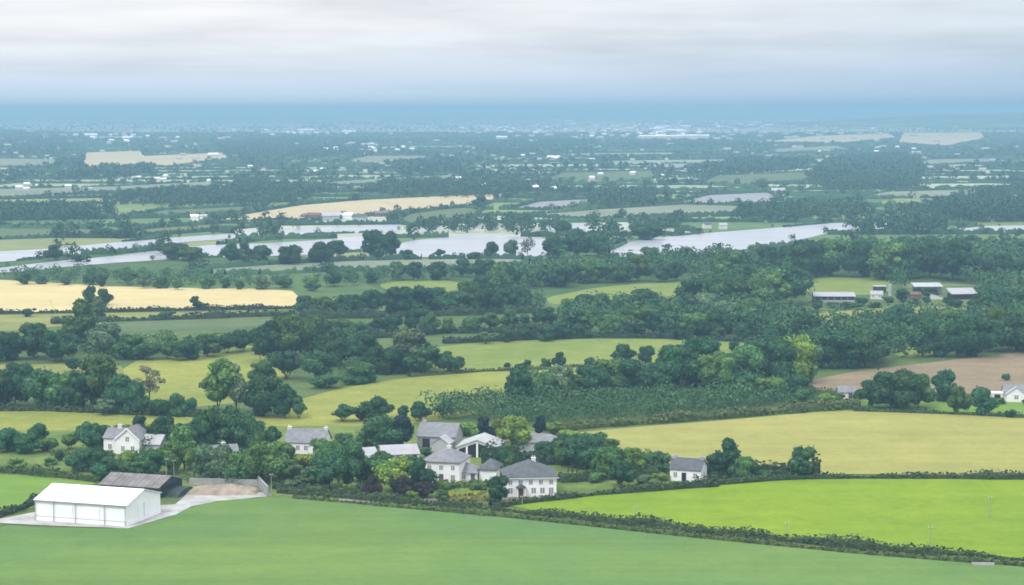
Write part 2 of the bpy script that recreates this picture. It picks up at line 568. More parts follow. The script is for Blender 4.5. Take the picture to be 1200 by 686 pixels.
# the white water of the middle distance
lm, lnt, lb = new_mat('lake_water')
lv = coords(lnt, (0.35, 1.0, 1))
lcol = ramp(lnt, noise(lnt, lv, 0.05, 5, 0.7), [(0.35, (0.24, 0.25, 0.27)), (0.65, (0.37, 0.37, 0.405))])
lnt.links.new(lcol, lb.inputs['Base Color'])
lb.inputs['Roughness'].default_value = 0.3
bmp = nd(lnt, 'ShaderNodeBump', Strength=0.25, Distance=0.3)
lnt.links.new(noise(lnt, lv, 0.5, 3), bmp.inputs['Height'])
lnt.links.new(bmp.outputs[0], lb.inputs['Normal'])
sheet('lake', [(-300, 306), (0, 295), (60, 292), (130, 285), (200, 279), (300, 272), (400, 266), (470, 263), (470, 272), (330, 276), (200, 285), (100, 298), (0, 308), (-300, 325)], lm, 'long pale water reaching to the left edge', 'lake')
sheet('lake', [(-20, 317), (60, 307), (130, 301), (230, 288), (330, 285), (440, 276), (445, 294), (340, 300), (240, 302), (110, 310), (0, 321)], lm, 'white water behind a row of trees', 'lake')
sheet('lake', [(460, 288), (490, 281), (560, 276), (650, 279), (652, 300), (560, 303), (460, 301)], lm, 'bright white pool at the middle of the plain', 'lake')
sheet('lake', [(712, 296), (740, 282), (800, 276), (900, 268), (985, 261), (1060, 260), (1060, 268), (985, 270), (940, 281), (890, 292), (800, 300), (720, 302)], lm, 'long curved white water right of the middle', 'lake')
sheet('lake', [(1120, 268), (1160, 265), (1260, 264), (1260, 270), (1130, 272)], lm, 'thin pale water at the right edge', 'lake')
sheet('lake', [(640, 264), (690, 261), (692, 269), (640, 271)], lm, 'small pale pool above the middle wood', 'lake')

FAR = [
    ('far_wheat', [(235, 262), (290, 251), (350, 241), (420, 235), (500, 231), (605, 227), (565, 242), (480, 249), (400, 257), (320, 264)], 'long golden field beyond the white water'),
    ('far_green', [(455, 262), (480, 251), (540, 243), (565, 246), (550, 261), (500, 266)], 'green field beside the long golden field'),
    ('far_lilac', [(595, 246), (630, 237), (700, 233), (710, 239), (650, 247)], 'grey lilac field in the middle distance'),
    ('far_grey', [(600, 254), (700, 246), (800, 240), (880, 242), (860, 251), (700, 258)], 'wide pale grey green field in the middle distance'),
    ('far_lilac', [(785, 240), (830, 229), (900, 226), (915, 233), (900, 240)], 'pale lilac field above the wide grey green field'),
    ('far_green', [(820, 215), (840, 206), (950, 202), (955, 212), (860, 219)], 'green field under the far dark wood'),
    ('far_green', [(630, 212), (660, 203), (765, 200), (770, 209), (700, 217)], 'dull green field below the distant town'),
    ('far_wheat', [(890, 167), (950, 160), (1040, 156), (1052, 162), (990, 168)], 'pale straw field below the distant town'),
    ('far_grey', [(900, 175), (980, 171), (1000, 176), (910, 180)], 'thin grey field below the straw field'),
    ('far_wheat', [(1052, 168), (1058, 156), (1150, 155), (1155, 163), (1110, 172)], 'straw field at the right under the hill'),
    ('far_grey', [(1065, 195), (1090, 187), (1165, 186), (1170, 191)], 'grey strip field at the far right'),
    ('far_grey', [(1000, 233), (1040, 225), (1150, 222), (1145, 232)], 'long pale strip left of the right edge farm'),
    ('far_lilac', [(700, 196), (790, 192), (860, 194), (800, 199)], 'thin grey strip in front of the far town'),
    ('far_wheat', [(95, 198), (100, 179), (165, 177), (170, 183), (265, 179), (268, 187), (200, 196)], 'straw field on the far left'),
    ('far_grey', [(-200, 197), (-200, 186), (0, 186), (68, 187), (66, 196)], 'pale field at the far left edge'),
    ('far_green', [(-200, 282), (-200, 268), (0, 268), (118, 269), (118, 277), (0, 281)], 'blue green field above the white water'),
    ('far_green', [(150, 255), (190, 247), (300, 242), (310, 247), (230, 254)], 'green field left of the long golden field'),
    ('far_grey', [(-100, 229), (0, 222), (130, 219), (250, 213), (250, 219), (120, 226), (0, 234)], 'long pale strip across the far left'),
    ('far_grey', [(380, 214), (470, 208), (540, 205), (545, 210), (470, 216), (380, 219)], 'pale strip in front of the dark wood'),
    ('far_grey', [(395, 190), (430, 183), (500, 183), (500, 188), (440, 193)], 'small pale field behind the dark wood'),
    ('far_green', [(120, 275), (180, 268), (330, 258), (360, 262), (250, 271), (140, 280)], 'green strip along the far side of the water'),
    ('far_green', [(1040, 145), (1070, 137), (1140, 134), (1140, 143), (1080, 147)], 'pale field on the foot of the far hill'),
]
for mn, pts, lab in FAR:
    sheet('field', pts, M[mn], lab, 'field', rounds=0)

# ------------------------------------------------------------------ far patchwork of fields (one sheet, crops vary field by field)
fm, fnt, fb = new_mat('patchwork')
at_ = fnt.nodes.new('ShaderNodeAttribute')
at_.attribute_name = 'crop'
fcol = mixc(fnt, 1.0, at_.outputs['Color'], ramp(fnt, noise(fnt, coords(fnt), 0.03, 5, 0.7), [(0.3, (0.78,) * 3), (0.7, (1.18,) * 3)]), 'MULTIPLY')
fnt.links.new(fcol, fb.inputs['Base Color'])
fb.inputs['Roughness'].default_value = 0.95
fb.inputs['Specular IOR Level'].default_value = 0.05
ANG = R(7)
ca, sa = math.cos(ANG), math.sin(ANG)
UW, VW = 250.0, 115.0
grid = {}
nu0, nu1, nv0, nv1 = -20, 36, 6, 120


def gp(i, j):
    if (i, j) not in grid:
        r = random.Random(i * 7919 + j * 104729)
        u = i * UW + r.uniform(-60, 60) + (40 if j % 2 else -40)
        v = j * VW + r.uniform(-38, 38)
        grid[(i, j)] = (u * ca - v * sa, u * sa + v * ca)
    return grid[(i, j)]


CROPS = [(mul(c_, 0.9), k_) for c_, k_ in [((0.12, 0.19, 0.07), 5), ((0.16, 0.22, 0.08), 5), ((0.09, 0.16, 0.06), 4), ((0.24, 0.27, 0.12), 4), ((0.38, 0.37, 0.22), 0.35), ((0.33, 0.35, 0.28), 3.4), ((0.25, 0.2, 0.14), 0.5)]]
pv_, pf_, pc_ = [], [], []
edges = []
for j in range(nv0, nv1):
    for i in range(nu0, nu1):
        q = [gp(i, j), gp(i + 1, j), gp(i + 1, j + 1), gp(i, j + 1)]
        cy = sum(p[1] for p in q) / 4
        cxx = sum(p[0] for p in q) / 4
        if cy < 1130 or cy > FARM_END or abs(cxx) > 0.34 * cy + 250:
            continue
        b = len(pv_)
        pv_ += [(x, y, 0.008) for x, y in q]
        pf_.append((b, b + 1, b + 2, b + 3))
        r = random.Random(i * 31 + j * 977)
        c = r.choices([c for c, _ in CROPS], [k for _, k in CROPS])[0]
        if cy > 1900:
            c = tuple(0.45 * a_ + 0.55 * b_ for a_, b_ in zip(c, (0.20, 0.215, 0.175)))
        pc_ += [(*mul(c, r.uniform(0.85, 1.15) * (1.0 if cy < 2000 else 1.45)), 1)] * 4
        edges.append((q[0], q[1], r.random()))
        edges.append((q[0], q[3], r.random()))
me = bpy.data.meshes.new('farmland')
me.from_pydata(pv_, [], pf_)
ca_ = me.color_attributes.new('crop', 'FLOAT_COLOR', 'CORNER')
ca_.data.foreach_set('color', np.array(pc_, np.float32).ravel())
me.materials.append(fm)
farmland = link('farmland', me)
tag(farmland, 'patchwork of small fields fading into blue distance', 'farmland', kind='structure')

# ------------------------------------------------------------------ foliage builders


def leaf_quads(pos, nrm, size, rnd, stretch=0.75):
    """one quad per position, facing roughly nrm"""
    n = len(pos)
    nn = nrm + rnd.normal(0, 0.45, (n, 3))
    nn /= np.linalg.norm(nn, axis=1)[:, None] + 1e-9
    t = np.cross(nn, rnd.normal(0, 1, (n, 3)))
    t /= np.linalg.norm(t, axis=1)[:, None] + 1e-9
    b = np.cross(nn, t)
    s = size[:, None]
    k = rnd.uniform(0.7, 1.3, (n, 4, 1))
    base = [-t - b * stretch, t - b * stretch, t + b * stretch, -t + b * stretch]
    v = np.stack([pos + base[i] * s * 0.5 * k[:, i] for i in range(4)], 1)
    return v.reshape(-1, 3), np.arange(4 * n).reshape(n, 4)


def ico(n=2):
    import bmesh
    bm = bmesh.new()
    bmesh.ops.create_icosphere(bm, subdivisions=n, radius=1)
    v = np.array([p.co[:] for p in bm.verts])
    f = np.array([[q.index for q in p.verts] for p in bm.faces])
    bm.free()
    return v, f


ICO = ico(2)


def crown_mesh(seed, kind):
    """crown of a tree 1 unit tall; returns mesh and lobe list"""
    r = np.random.default_rng(seed)
    P_ = dict(round=(0.50, 0.52, 0.04, 22), tall=(0.34, 0.52, 0.04, 20), broad=(0.60, 0.46, 0.05, 24), bush=(0.62, 0.5, 0.0, 14),
              slim=(0.19, 0.5, 0.06, 10), sparse=(0.46, 0.5, 0.24, 20))[kind]
    rad, _, z0, nl = P_
    lobes = []
    zc, rz = (1 + z0) / 2, (1 - z0) / 2
    for k in range(nl):
        for _ in range(30):
            d = r.normal(0, 1, 3)
            d /= np.linalg.norm(d)
            rr = r.uniform(0.35, 0.92) if k else 0.0
            c = np.array([d[0] * rad * rr, d[1] * rad * rr, zc + d[2] * rz * rr])
            # crowns narrow towards the top and slightly towards the foot
            hgt = (c[2] - z0) / (1 - z0)
            lim = rad * (1.0 - 0.55 * max(0, hgt - 0.45) / 0.55 - 0.08 * max(0, 0.3 - hgt) / 0.3) if kind != 'bush' else rad
            if math.hypot(c[0], c[1]) < lim * 0.88:
                break
        s = r.choice([r.uniform(0.17, 0.26), r.uniform(0.26, 0.44)]) if kind != 'sparse' else r.uniform(0.18, 0.3)
        s = s if k else 0.52
        rd = np.array([rad * s * r.uniform(0.9, 1.2), rad * s * r.uniform(0.9, 1.2), min(rad, rz) * s * r.uniform(0.8, 1.05)])
        c[2] = min(c[2], 1.0 - rd[2])
        c[2] = max(c[2], z0 + rd[2] * 0.6) if kind != 'bush' else max(c[2], rd[2] * 0.55)
        lobes.append((c, rd))
    if kind == 'sparse':
        lobes = lobes[1:]
    nleaf = 3400 if kind != 'sparse' else 900
    area = np.array([rd[0] * rd[1] + rd[0] * rd[2] for _, rd in lobes])
    pick = r.choice(len(lobes), nleaf * 2, p=area / area.sum())
    d = r.normal(0, 1, (nleaf * 2, 3))
    d[:, 2] += 0.25
    d /= np.linalg.norm(d, axis=1)[:, None]
    C = np.array([c for c, _ in lobes])[pick]
    RD = np.array([q for _, q in lobes])[pick]
    sh = r.uniform(0.82, 1.0, (nleaf * 2, 1)) + r.exponential(0.09, (nleaf * 2, 1))
    pos = C + d * RD * sh
    keep = np.ones(len(pos), bool)
    for k, (c, rd) in enumerate(lobes):
        ins = (((pos - c) / rd) ** 2).sum(1) < 0.62
        keep &= ~(ins & (pick != k))
    keep &= pos[:, 2] > (0.02 if kind == 'bush' else z0 * 0.7)
    pos, d, RD = pos[keep][:nleaf], d[keep][:nleaf], RD[keep][:nleaf]
    nrm = d / RD
    nrm /= np.linalg.norm(nrm, axis=1)[:, None]
    size = r.uniform(0.032, 0.068, len(pos)) * (0.8 if kind in ('slim', 'sparse') else 1)
    V, Q = leaf_quads(pos, nrm, size, r)
    # inner mass so that no daylight shows through the middle of dense crowns
    if kind != 'sparse':
        vs, qs = [V], [Q]
        off = len(V)
        iv, if_ = ICO
        for c, rd in lobes:
            jit = 1 + r.normal(0, 0.08, (len(iv), 1))
            vs.append(c + iv * rd * 0.84 * jit)
            qs.append(np.concatenate([if_, if_[:, 2:3]], 1) + off)
            off += len(iv)
        V = np.concatenate(vs)
        tri = np.concatenate([q[:, :3] for q in qs[1:]])
        me = bpy.data.meshes.new('crown')
        nq, ntri = len(Q), len(tri)
        me.vertices.add(len(V))
        me.vertices.foreach_set('co', V.astype(np.float32).ravel())
        me.loops.add(nq * 4 + ntri * 3)
        me.loops.foreach_set('vertex_index', np.concatenate([Q.ravel(), tri.ravel()]).astype(np.int32))
        me.polygons.add(nq + ntri)
        st = np.concatenate([np.arange(nq) * 4, nq * 4 + np.arange(ntri) * 3]).astype(np.int32)
        me.polygons.foreach_set('loop_start', st)
        me.materials.append(M['leaf'])
        me.update(calc_edges=True)
        me.validate()
    else:
        me = mesh_np('crown', V, Q, M['leaf'])
    # trunk with limbs
    tb = MB()
    tr = 0.016 if kind != 'slim' else 0.014
    if kind == 'bush':
        for a in range(4):
            t = a * 1.6 + r.uniform(0, 1)
            tb.tube((0, 0, -0.02), (math.cos(t) * 0.25, math.sin(t) * 0.25, 0.42), 0.016, 0.006, 5)
    else:
        top = (r.normal(0, 0.01), r.normal(0, 0.01), z0 + 0.16)
        tb.tube((0, 0, -0.02), top, tr * 1.25, tr * 0.8)
        tb.tube(top, (top[0] * 2, top[1] * 2, 0.8), tr * 0.8, 0.004, 6)
        for c, rd in (lobes if kind == 'sparse' else lobes[1:7]):
            z = r.uniform(z0 * 0.9 + 0.03, z0 + 0.25)
            tb.tube((0, 0, z), tuple(c), tr * 0.5, 0.004, 5)
    tm = bpy.data.meshes.new('trunk')
    tm.from_pydata(tb.v, [], tb.f)
    tm.materials.append(M['bark'])
    tm.update()
    return me, tm


PROTO = {}
for kd, cnt in (('round', 4), ('tall', 3), ('broad', 4), ('bush', 3), ('slim', 2), ('sparse', 2)):
    PROTO[kd] = [crown_mesh(100 + 17 * i + len(kd) * 1000, kd) for i in range(cnt)]
WIDTH = dict(round=0.98, tall=0.68, broad=1.2, bush=1.25, slim=0.4, sparse=0.92)

TONE = {
    'd': ((0.042, 0.112, 0.048), 'dark green'),
    'm': ((0.082, 0.168, 0.05), 'mid green'),
    'p': ((0.12, 0.19, 0.098), 'pale grey green'),
    'l': ((0.14, 0.225, 0.044), 'light green'),
    'y': ((0.21, 0.24, 0.035), 'yellow green'),
    'c': ((0.034, 0.028, 0.032), 'copper purple'),
    'n': ((0.02, 0.042, 0.038), 'near black green'),
    's': ((0.12, 0.12, 0.075), 'thin grey'),
}
SHAPE = dict(round='round', tall='upright', broad='broad', bush='low bushy', slim='slim pointed', sparse='sparse open')
CLUSTERS = {}
proto_used = {}


def plant(cluster, px, py, hpx, tone='d', kind='round', wpx=None, seed=None, name='tree'):
    """a tree whose foot shows at (px, py), hpx tall in the photo"""
    s = mpp(px, py)
    h = hpx * s / cp
    g_ = G(px, py)
    rr = random.Random(int(px * 131 + py * 977) if seed is None else seed)
    cr, tr = rr.choice(PROTO[kind])
    wf = (wpx * s / (h * WIDTH[kind])) if wpx else rr.uniform(0.88, 1.16)
    root = empty(name, (g_.x, g_.y, 0), rr.uniform(0, 6.28))
    root.scale = (h * wf, h * wf, h)
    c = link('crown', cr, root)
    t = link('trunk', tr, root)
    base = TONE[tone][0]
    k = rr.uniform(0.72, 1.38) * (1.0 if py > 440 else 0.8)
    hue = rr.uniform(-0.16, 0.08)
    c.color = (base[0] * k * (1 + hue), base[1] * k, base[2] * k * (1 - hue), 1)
    CLUSTERS.setdefault(cluster, []).append(dict(o=root, px=px, h=hpx, tone=tone, kind=kind, name=name))
    return root


def belt(cluster, pts, n, h, tones='ddm', kinds=('round', 'broad'), jx=6, jy=2.5, name='tree'):
    L = [0]
    for a, b in zip(pts, pts[1:]):
        L.append(L[-1] + math.hypot(b[0] - a[0], b[1] - a[1]))
    rr = random.Random(int(pts[0][0] * 7 + pts[0][1] * 13 + n))
    for i in range(n):
        t = (i + 0.5) / n * L[-1]
        for k in range(len(pts) - 1):
            if L[k] <= t <= L[k + 1]:
                f_ = (t - L[k]) / (L[k + 1] - L[k])
                x = pts[k][0] + (pts[k + 1][0] - pts[k][0]) * f_
                y = pts[k][1] + (pts[k + 1][1] - pts[k][1]) * f_
                break
        plant(cluster, x + rr.uniform(-jx, jx), y + rr.uniform(-jy, jy), h * rr.uniform(0.74, 1.22), rr.choice(tones), rr.choice(kinds), name=name)


def hedge_mesh(pts, hgt, wid, seed, dens=9.0, size=0.5, cap=9000):
    r = np.random.default_rng(seed)
    pts = np.array(pts, float)
    seg = np.linalg.norm(np.diff(pts, axis=0), axis=1)
    L = np.concatenate([[0], np.cumsum(seg)])
    tot = L[-1]
    n = int(min(cap, tot * dens))

    def at(t):
        k = np.clip(np.searchsorted(L, t, 'right') - 1, 0, len(seg) - 1)
        f_ = (t - L[k]) / seg[k]
        p = pts[k] + (pts[k + 1] - pts[k]) * f_[:, None]
        d = (pts[k + 1] - pts[k]) / seg[k][:, None]
        return p, np.stack([-d[:, 1], d[:, 0]], 1)

    ph = r.uniform(0, 6.28, 4)

    def prof(t):
        return 1 + 0.22 * np.sin(t / 3.1 + ph[0]) + 0.22 * np.sin(t / 7.7 + ph[1]) + 0.2 * np.sin(t / 19.0 + ph[2]) + 0.10 * np.sin(t / 1.7 + ph[3])
    t = r.uniform(0, tot, n)
    p, nn = at(t)
    a = r.uniform(0, math.pi, n)
    k = prof(t) * r.uniform(0.85, 1.15, n)
    off = np.sign(np.cos(a)) * np.abs(np.cos(a)) ** 0.6 * wid / 2 * k
    z = np.abs(np.sin(a)) ** 0.6 * hgt * k
    pos = np.column_stack([p + nn * off[:, None], z])
    nrm = np.column_stack([nn * np.cos(a)[:, None], np.sin(a)])
    V, Q = leaf_quads(pos, nrm, r.uniform(0.6, 1.4, n) * size, r)
    # lumpy inner mass
    m = max(2, int(tot / max(1.2, tot / 500)))
    tt = np.linspace(0, tot, m)
    p, nn = at(tt)
    k = prof(tt) * 0.8
    ring = np.linspace(0, math.pi, 7)
    vs = []
    for q in ring:
        o_ = np.sign(np.cos(q)) * abs(math.cos(q)) ** 0.6 * wid / 2 * k
        vs.append(np.column_stack([p + nn * o_[:, None], abs(math.sin(q)) ** 0.6 * hgt * k - 0.05]))
    vs = np.stack(vs, 1).reshape(-1, 3)
    i, j = np.meshgrid(np.arange(m - 1), np.arange(6), indexing='ij')
    b = (i * 7 + j).ravel()
    qs = np.stack([b, b + 1, b + 8, b + 7], 1) + len(V)
    return np.concatenate([V, vs]), np.concatenate([Q, qs])


HEDGE_N = [0]


def hedge(label, pix, hgt, wid, color, dens=9.0, size=0.5, group=None):
    pts = [G(x, y)[:2] for x, y in pix]
    # gentle resampling so long hedges are not ruler straight
    q = [pts[0]]
    rr = random.Random(len(label) * 31 + int(pix[0][0]))
    for a, b in zip(pts, pts[1:]):
        a, b = Vector(a), Vector(b)
        n = max(1, int((b - a).length / 9))
        for i in range(1, n + 1):
            p = a.lerp(b, i / n)
            j = 0.25 if i < n else 0
            q.append((p.x + rr.uniform(-j, j), p.y + rr.uniform(-j, j)))
    org = Vector(q[len(q) // 2])
    HEDGE_N[0] += 1
    V, Q = hedge_mesh([(x - org.x, y - org.y) for x, y in q], hgt, wid, 500 + HEDGE_N[0], dens, size)
    o = link('hedge', mesh_np('hedge', V, Q, M['leaf']))
    o.location = (org.x, org.y, 0)
    o.color = (*mul(color, 0.68), 1)
    tag(o, label, 'hedge', group)
    return o


# ------------------------------------------------------------------ hedges
HD = (0.075, 0.12, 0.05)
HL = (0.125, 0.175, 0.06)
hedge('long shaggy hedge along the top of the near green field', [(326, 578), (420, 586), (520, 594), (600, 601), (700, 612), (800, 623), (900, 633), (1000, 643), (1100, 651), (1200, 658), (1330, 672)], 1.5, 1.9, HD, 18, 0.42)
hedge('lower rough hedge bank on the near field side of the verge', [(345, 584), (420, 591), (520, 599), (600, 606.5), (700, 617), (800, 628), (900, 638), (1000, 648), (1100, 656), (1200, 663), (1330, 678)], 0.8, 1.8, (0.1, 0.15, 0.05), 10, 0.5)
hedge('dark hedge between the white hipped house and lime field', [(575, 596), (620, 590), (655, 586), (700, 581), (760, 576), (800, 573), (840, 570)], 1.5, 2.0, HD, 14)
hedge('thin dark hedge between the lime field and barley field', [(840, 568), (880, 565), (920, 562), (960, 561), (1060, 561), (1200, 562), (1400, 564)], 1.3, 2.0, HD, 10)
hedge('tangled hedge behind the bungalow joining two round trees', [(830, 560), (870, 558), (905, 557), (940, 558), (960, 559)], 2.6, 3, (0.06, 0.1, 0.045), 18, 0.6)
hedge('light green bank hedge along the top of the barley field', [(640, 507), (700, 501), (770, 496), (850, 490), (920, 484), (985, 480), (1005, 479)], 2.2, 3.4, HL, 12, 0.7)
hedge('low dark hedge under the green strip beside the barley', [(1000, 482), (1060, 484), (1120, 486), (1200, 490), (1400, 498)], 1.2, 2.0, HD, 8)
hedge('hedge curving along the brown field foot', [(955, 462), (1000, 466), (1060, 468), (1110, 468), (1160, 470)], 1.6, 2.4, HL, 8)
hedge('clipped hedge above the small left field', [(-30, 553), (30, 556), (70, 560), (118, 566)], 1.8, 2.4, (0.08, 0.14, 0.045), 16)
hedge('short dark hedge running from the left edge to the white shed', [(-60, 622), (0, 605), (25, 598), (46, 588)], 1.3, 2.0, (0.055, 0.09, 0.045), 18)
hedge('tall dark clipped hedge behind the white hipped house', [(566, 543), (600, 545), (640, 545), (690, 546)], 3.6, 2.6, (0.055, 0.1, 0.05), 24, 0.5)
hedge('dark clipped hedge right of the white hipped house', [(655, 566), (690, 564), (740, 561), (770, 560)], 2.0, 2.2, (0.07, 0.12, 0.045), 20)
hedge('light clipped hedge in front of the hip roofed annex', [(508, 573), (540, 572), (580, 571)], 1.7, 2.0, (0.15, 0.22, 0.05), 20)
hedge('low garden hedge in front of the left gardens', [(60, 534), (100, 537), (130, 540)], 1.5, 2, (0.13, 0.2, 0.05), 14)
hedge('golden low hedge beside the lane', [(515, 590), (550, 588), (572, 587)], 1.2, 2.2, (0.26, 0.27, 0.08), 18)
hedge('dark hedge in front of the dark garden trees by the lane', [(322, 573), (350, 577), (395, 581), (430, 582)], 1.4, 1.8, (0.08, 0.12, 0.05), 16)
hedge('pale hedge round the middle garden', [(330, 560), (360, 557), (385, 552)], 1.2, 1.6, (0.17, 0.22, 0.1), 14)
hedge('low hedge under the golden wheat', [(-60, 369), (0, 368), (130, 366), (250, 363.5), (346, 362)], 1.5, 2.2, (0.06, 0.09, 0.05), 5, 0.8)
hedge('bushy hedge between the pale strip and blue green field', [(60, 380), (130, 377), (230, 374), (345, 370)], 2.2, 3.0, (0.06, 0.1, 0.055), 5, 1.0)
hedge('thin hedge line crossing the pale middle pasture', [(480, 442), (560, 436), (640, 433), (720, 427)], 0.9, 1.6, (0.12, 0.16, 0.06), 5, 0.6)
hedge('dark hedge under the pale pasture behind the hamlet', [(-40, 481), (60, 482), (160, 486), (240, 489)], 1.6, 2.4, (0.07, 0.12, 0.05), 8, 0.7)
hedge('long hedge below the tree belt above the green pasture', [(520, 403), (600, 399), (700, 396), (800, 397), (890, 402)], 2.0, 2.6, (0.055, 0.095, 0.055), 5, 0.9)

hedge('thick hedge under the belt right of the golden wheat', [(350, 374), (420, 373), (500, 371), (560, 369), (630, 367)], 3.2, 4.0, (0.06, 0.105, 0.055), 6, 1.0)
hedge('thick lumpy hedge above the broad clump and green pasture', [(365, 394), (450, 396), (520, 391), (600, 390), (660, 391)], 3.0, 4.0, (0.06, 0.105, 0.055), 6, 1.0)

# ------------------------------------------------------------------ individual trees
A = 'among the gardens left of the gabled house'
for x, y, h, t, k, wd in [(8, 530, 32, 'd', 'round', 30), (32, 532, 26, 'd', 'broad', 30), (58, 530, 22, 'm', 'bush', 30), (82, 527, 20, 'm', 'bush', 26), (104, 530, 34, 'd', 'round', 32)]:
    plant(A, x, y, h, t, k, wd)
A = 'around the white gabled house'
for x, y, h, t, k, wd in [(92, 553, 26, 'd', 'round', 34), (110, 552, 30, 'd', 'round', 30), (126, 557, 22, 'd', 'broad', 30), (148, 556, 30, 'l', 'round', 30), (165, 527, 42, 'd', 'tall', 24), (190, 528, 40, 'd', 'round', 36), (175, 558, 32, 'd', 'broad', 40), (198, 556, 38, 'm', 'round', 34)]:
    plant(A, x, y, h, t, k, wd)
A = 'behind the long dark roofed shed'
for x, y, h, t, k, wd in [(216, 551, 56, 'm', 'tall', 36), (228, 562, 40, 'l', 'tall', 26), (240, 528, 44, 'd', 'round', 38), (268, 528, 56, 'd', 'round', 54), (293, 532, 48, 'd', 'broad', 44), (242, 563, 46, 'p', 'round', 36), (264, 564, 42, 'p', 'round', 36), (285, 566, 42, 'm', 'round', 42), (306, 568, 50, 'm', 'round', 44), (327, 570, 56, 'm', 'tall', 42), (318, 532, 34, 'd', 'tall', 22)]:
    plant(A, x, y, h, t, k, wd)
A = 'around the long white cottage'
for x, y, h, t, k, wd in [(345, 562, 24, 'p', 'bush', 30), (362, 551, 24, 'y', 'bush', 40), (390, 548, 34, 'm', 'round', 30), (386, 574, 44, 'd', 'round', 44), (412, 570, 52, 'd', 'broad', 42), (400, 528, 22, 'm', 'round', 26), (342, 577, 16, 'p', 'bush', 26), (372, 580, 14, 'p', 'bush', 24)]:
    plant(A, x, y, h, t, k, wd)
A = 'among the grey farm buildings'
for x, y, h, t, k, wd in [(448, 528, 44, 'd', 'broad', 54), (470, 527, 40, 'n', 'round', 32), (548, 512, 18, 'l', 'bush', 34), (568, 522, 36, 'n', 'tall', 20), (584, 520, 30, 'y', 'round', 24), (604, 528, 40, 'l', 'round', 38), (632, 515, 30, 'n', 'tall', 18), (650, 510, 16, 'l', 'bush', 34), (618, 545, 14, 'd', 'bush', 20)]:
    plant(A, x, y, h, t, k, wd)
A = 'along the lane in front of the grey farm'
for x, y, h, t, k, wd in [(462, 578, 40, 'l', 'round', 46), (490, 576, 42, 'd', 'round', 40), (437, 584, 26, 'c', 'round', 22), (471, 585, 28, 'c', 'round', 30), (500, 584, 20, 'c', 'round', 26), (519, 590, 16, 'm', 'round', 18), (493, 566, 36, 'c', 'slim', 9), (582, 589, 34, 'd', 'round', 30), (484, 588, 14, 'l', 'bush', 22), (412, 580, 16, 'l', 'bush', 24)]:
    plant(A, x, y, h, t, k, wd)
A = 'between white hipped house and cottage'
for x, y, h, t, k, wd in [(658, 548, 34, 'm', 'tall', 22), (675, 550, 36, 'd', 'round', 34), (693, 548, 40, 'd', 'broad', 40), (712, 560, 40, 'm', 'round', 44), (741, 559, 34, 'l', 'round', 32), (728, 570, 30, 'd', 'round', 28), (769, 557, 30, 'd', 'round', 34), (757, 567, 14, 'p', 'bush', 22), (668, 520, 18, 'l', 'bush', 36), (704, 532, 24, 'm', 'broad', 40)]:
    plant(A, x, y, h, t, k, wd)
A = 'right of the small cottage by the barley'
for x, y, h, t, k, wd in [(838, 559, 30, 'd', 'round', 26), (856, 560, 50, 'd', 'tall', 34), (869, 562, 30, 'm', 'round', 32), (938, 560, 40, 'd', 'round', 35), (898, 560, 12, 'd', 'bush', 34)]:
    plant(A, x, y, h, t, k, wd)
A = 'on the bright strip above the barley'
for x, y, h, t, k, wd in [(1022, 478, 32, 'd', 'round', 34), (1050, 479, 50, 'd', 'broad', 60), (1076, 478, 40, 'm', 'round', 36), (1105, 471, 40, 'd', 'round', 32), (1122, 486, 33, 'm', 'round', 25), (1152, 487, 35, 'd', 'round', 32), (1186, 490, 13, 'd', 'bush', 15), (1172, 474, 9, 'm', 'bush', 14), (1206, 474, 10, 'd', 'bush', 16), (968, 478, 18, 'l', 'bush', 26), (945, 477, 22, 'd', 'broad', 34), (982, 471, 10, 'm', 'bush', 16), (1004, 472, 14, 'd', 'bush', 18), (993, 474, 7, 'l', 'bush', 14), (1178, 446, 10, 'd', 'bush', 12)]:
    plant(A, x, y, h, t, k, wd)
A = 'in the dark belt behind the pasture strip'
for x, y, h, t, k, wd in [(-8, 477, 48, 'd', 'round', 50), (18, 476, 50, 'd', 'broad', 48), (44, 478, 46, 'd', 'round', 42), (68, 479, 46, 'm', 'round', 40), (90, 480, 48, 'd', 'round', 40), (116, 479, 62, 'm', 'round', 58), (142, 483, 44, 'd', 'round', 38), (160, 486, 42, 'd', 'round', 30), (121, 487, 20, 'p', 'bush', 28), (175, 473, 46, 's', 'sparse', 44), (186, 488, 26, 'd', 'bush', 36), (208, 488, 30, 'd', 'bush', 26), (222, 487, 22, 'd', 'bush', 22),
                          (256, 487, 70, 'm', 'tall', 50), (277, 486, 64, 'p', 'tall', 40), (310, 488, 46, 'd', 'broad', 54), (334, 490, 40, 'd', 'round', 34), (350, 491, 26, 'd', 'bush', 24)]:
    plant(A, x, y, h, t, k, wd)
A = 'in the tall clump under the golden wheat'
for x, y, h, t, k, wd in [(100, 412, 66, 'm', 'tall', 44), (-5, 424, 34, 'd', 'round', 36), (14, 422, 36, 'd', 'broad', 40), (40, 421, 42, 'd', 'round', 44), (72, 424, 38, 'd', 'broad', 46), (122, 420, 42, 'p', 'round', 40), (150, 421, 32, 'm', 'round', 38), (172, 422, 26, 'd', 'bush', 40), (196, 421, 28, 'm', 'round', 34), (218, 422, 26, 'd', 'broad', 34), (243, 418, 26, 'm', 'round', 34), (266, 414, 24, 'd', 'bush', 34), (286, 412, 26, 'd', 'round', 28), (16, 440, 16, 'd', 'bush', 24), (86, 436, 16, 'd', 'bush', 24)]:
    plant(A, x, y, h, t, k, wd)
A = 'standing against the golden wheat'
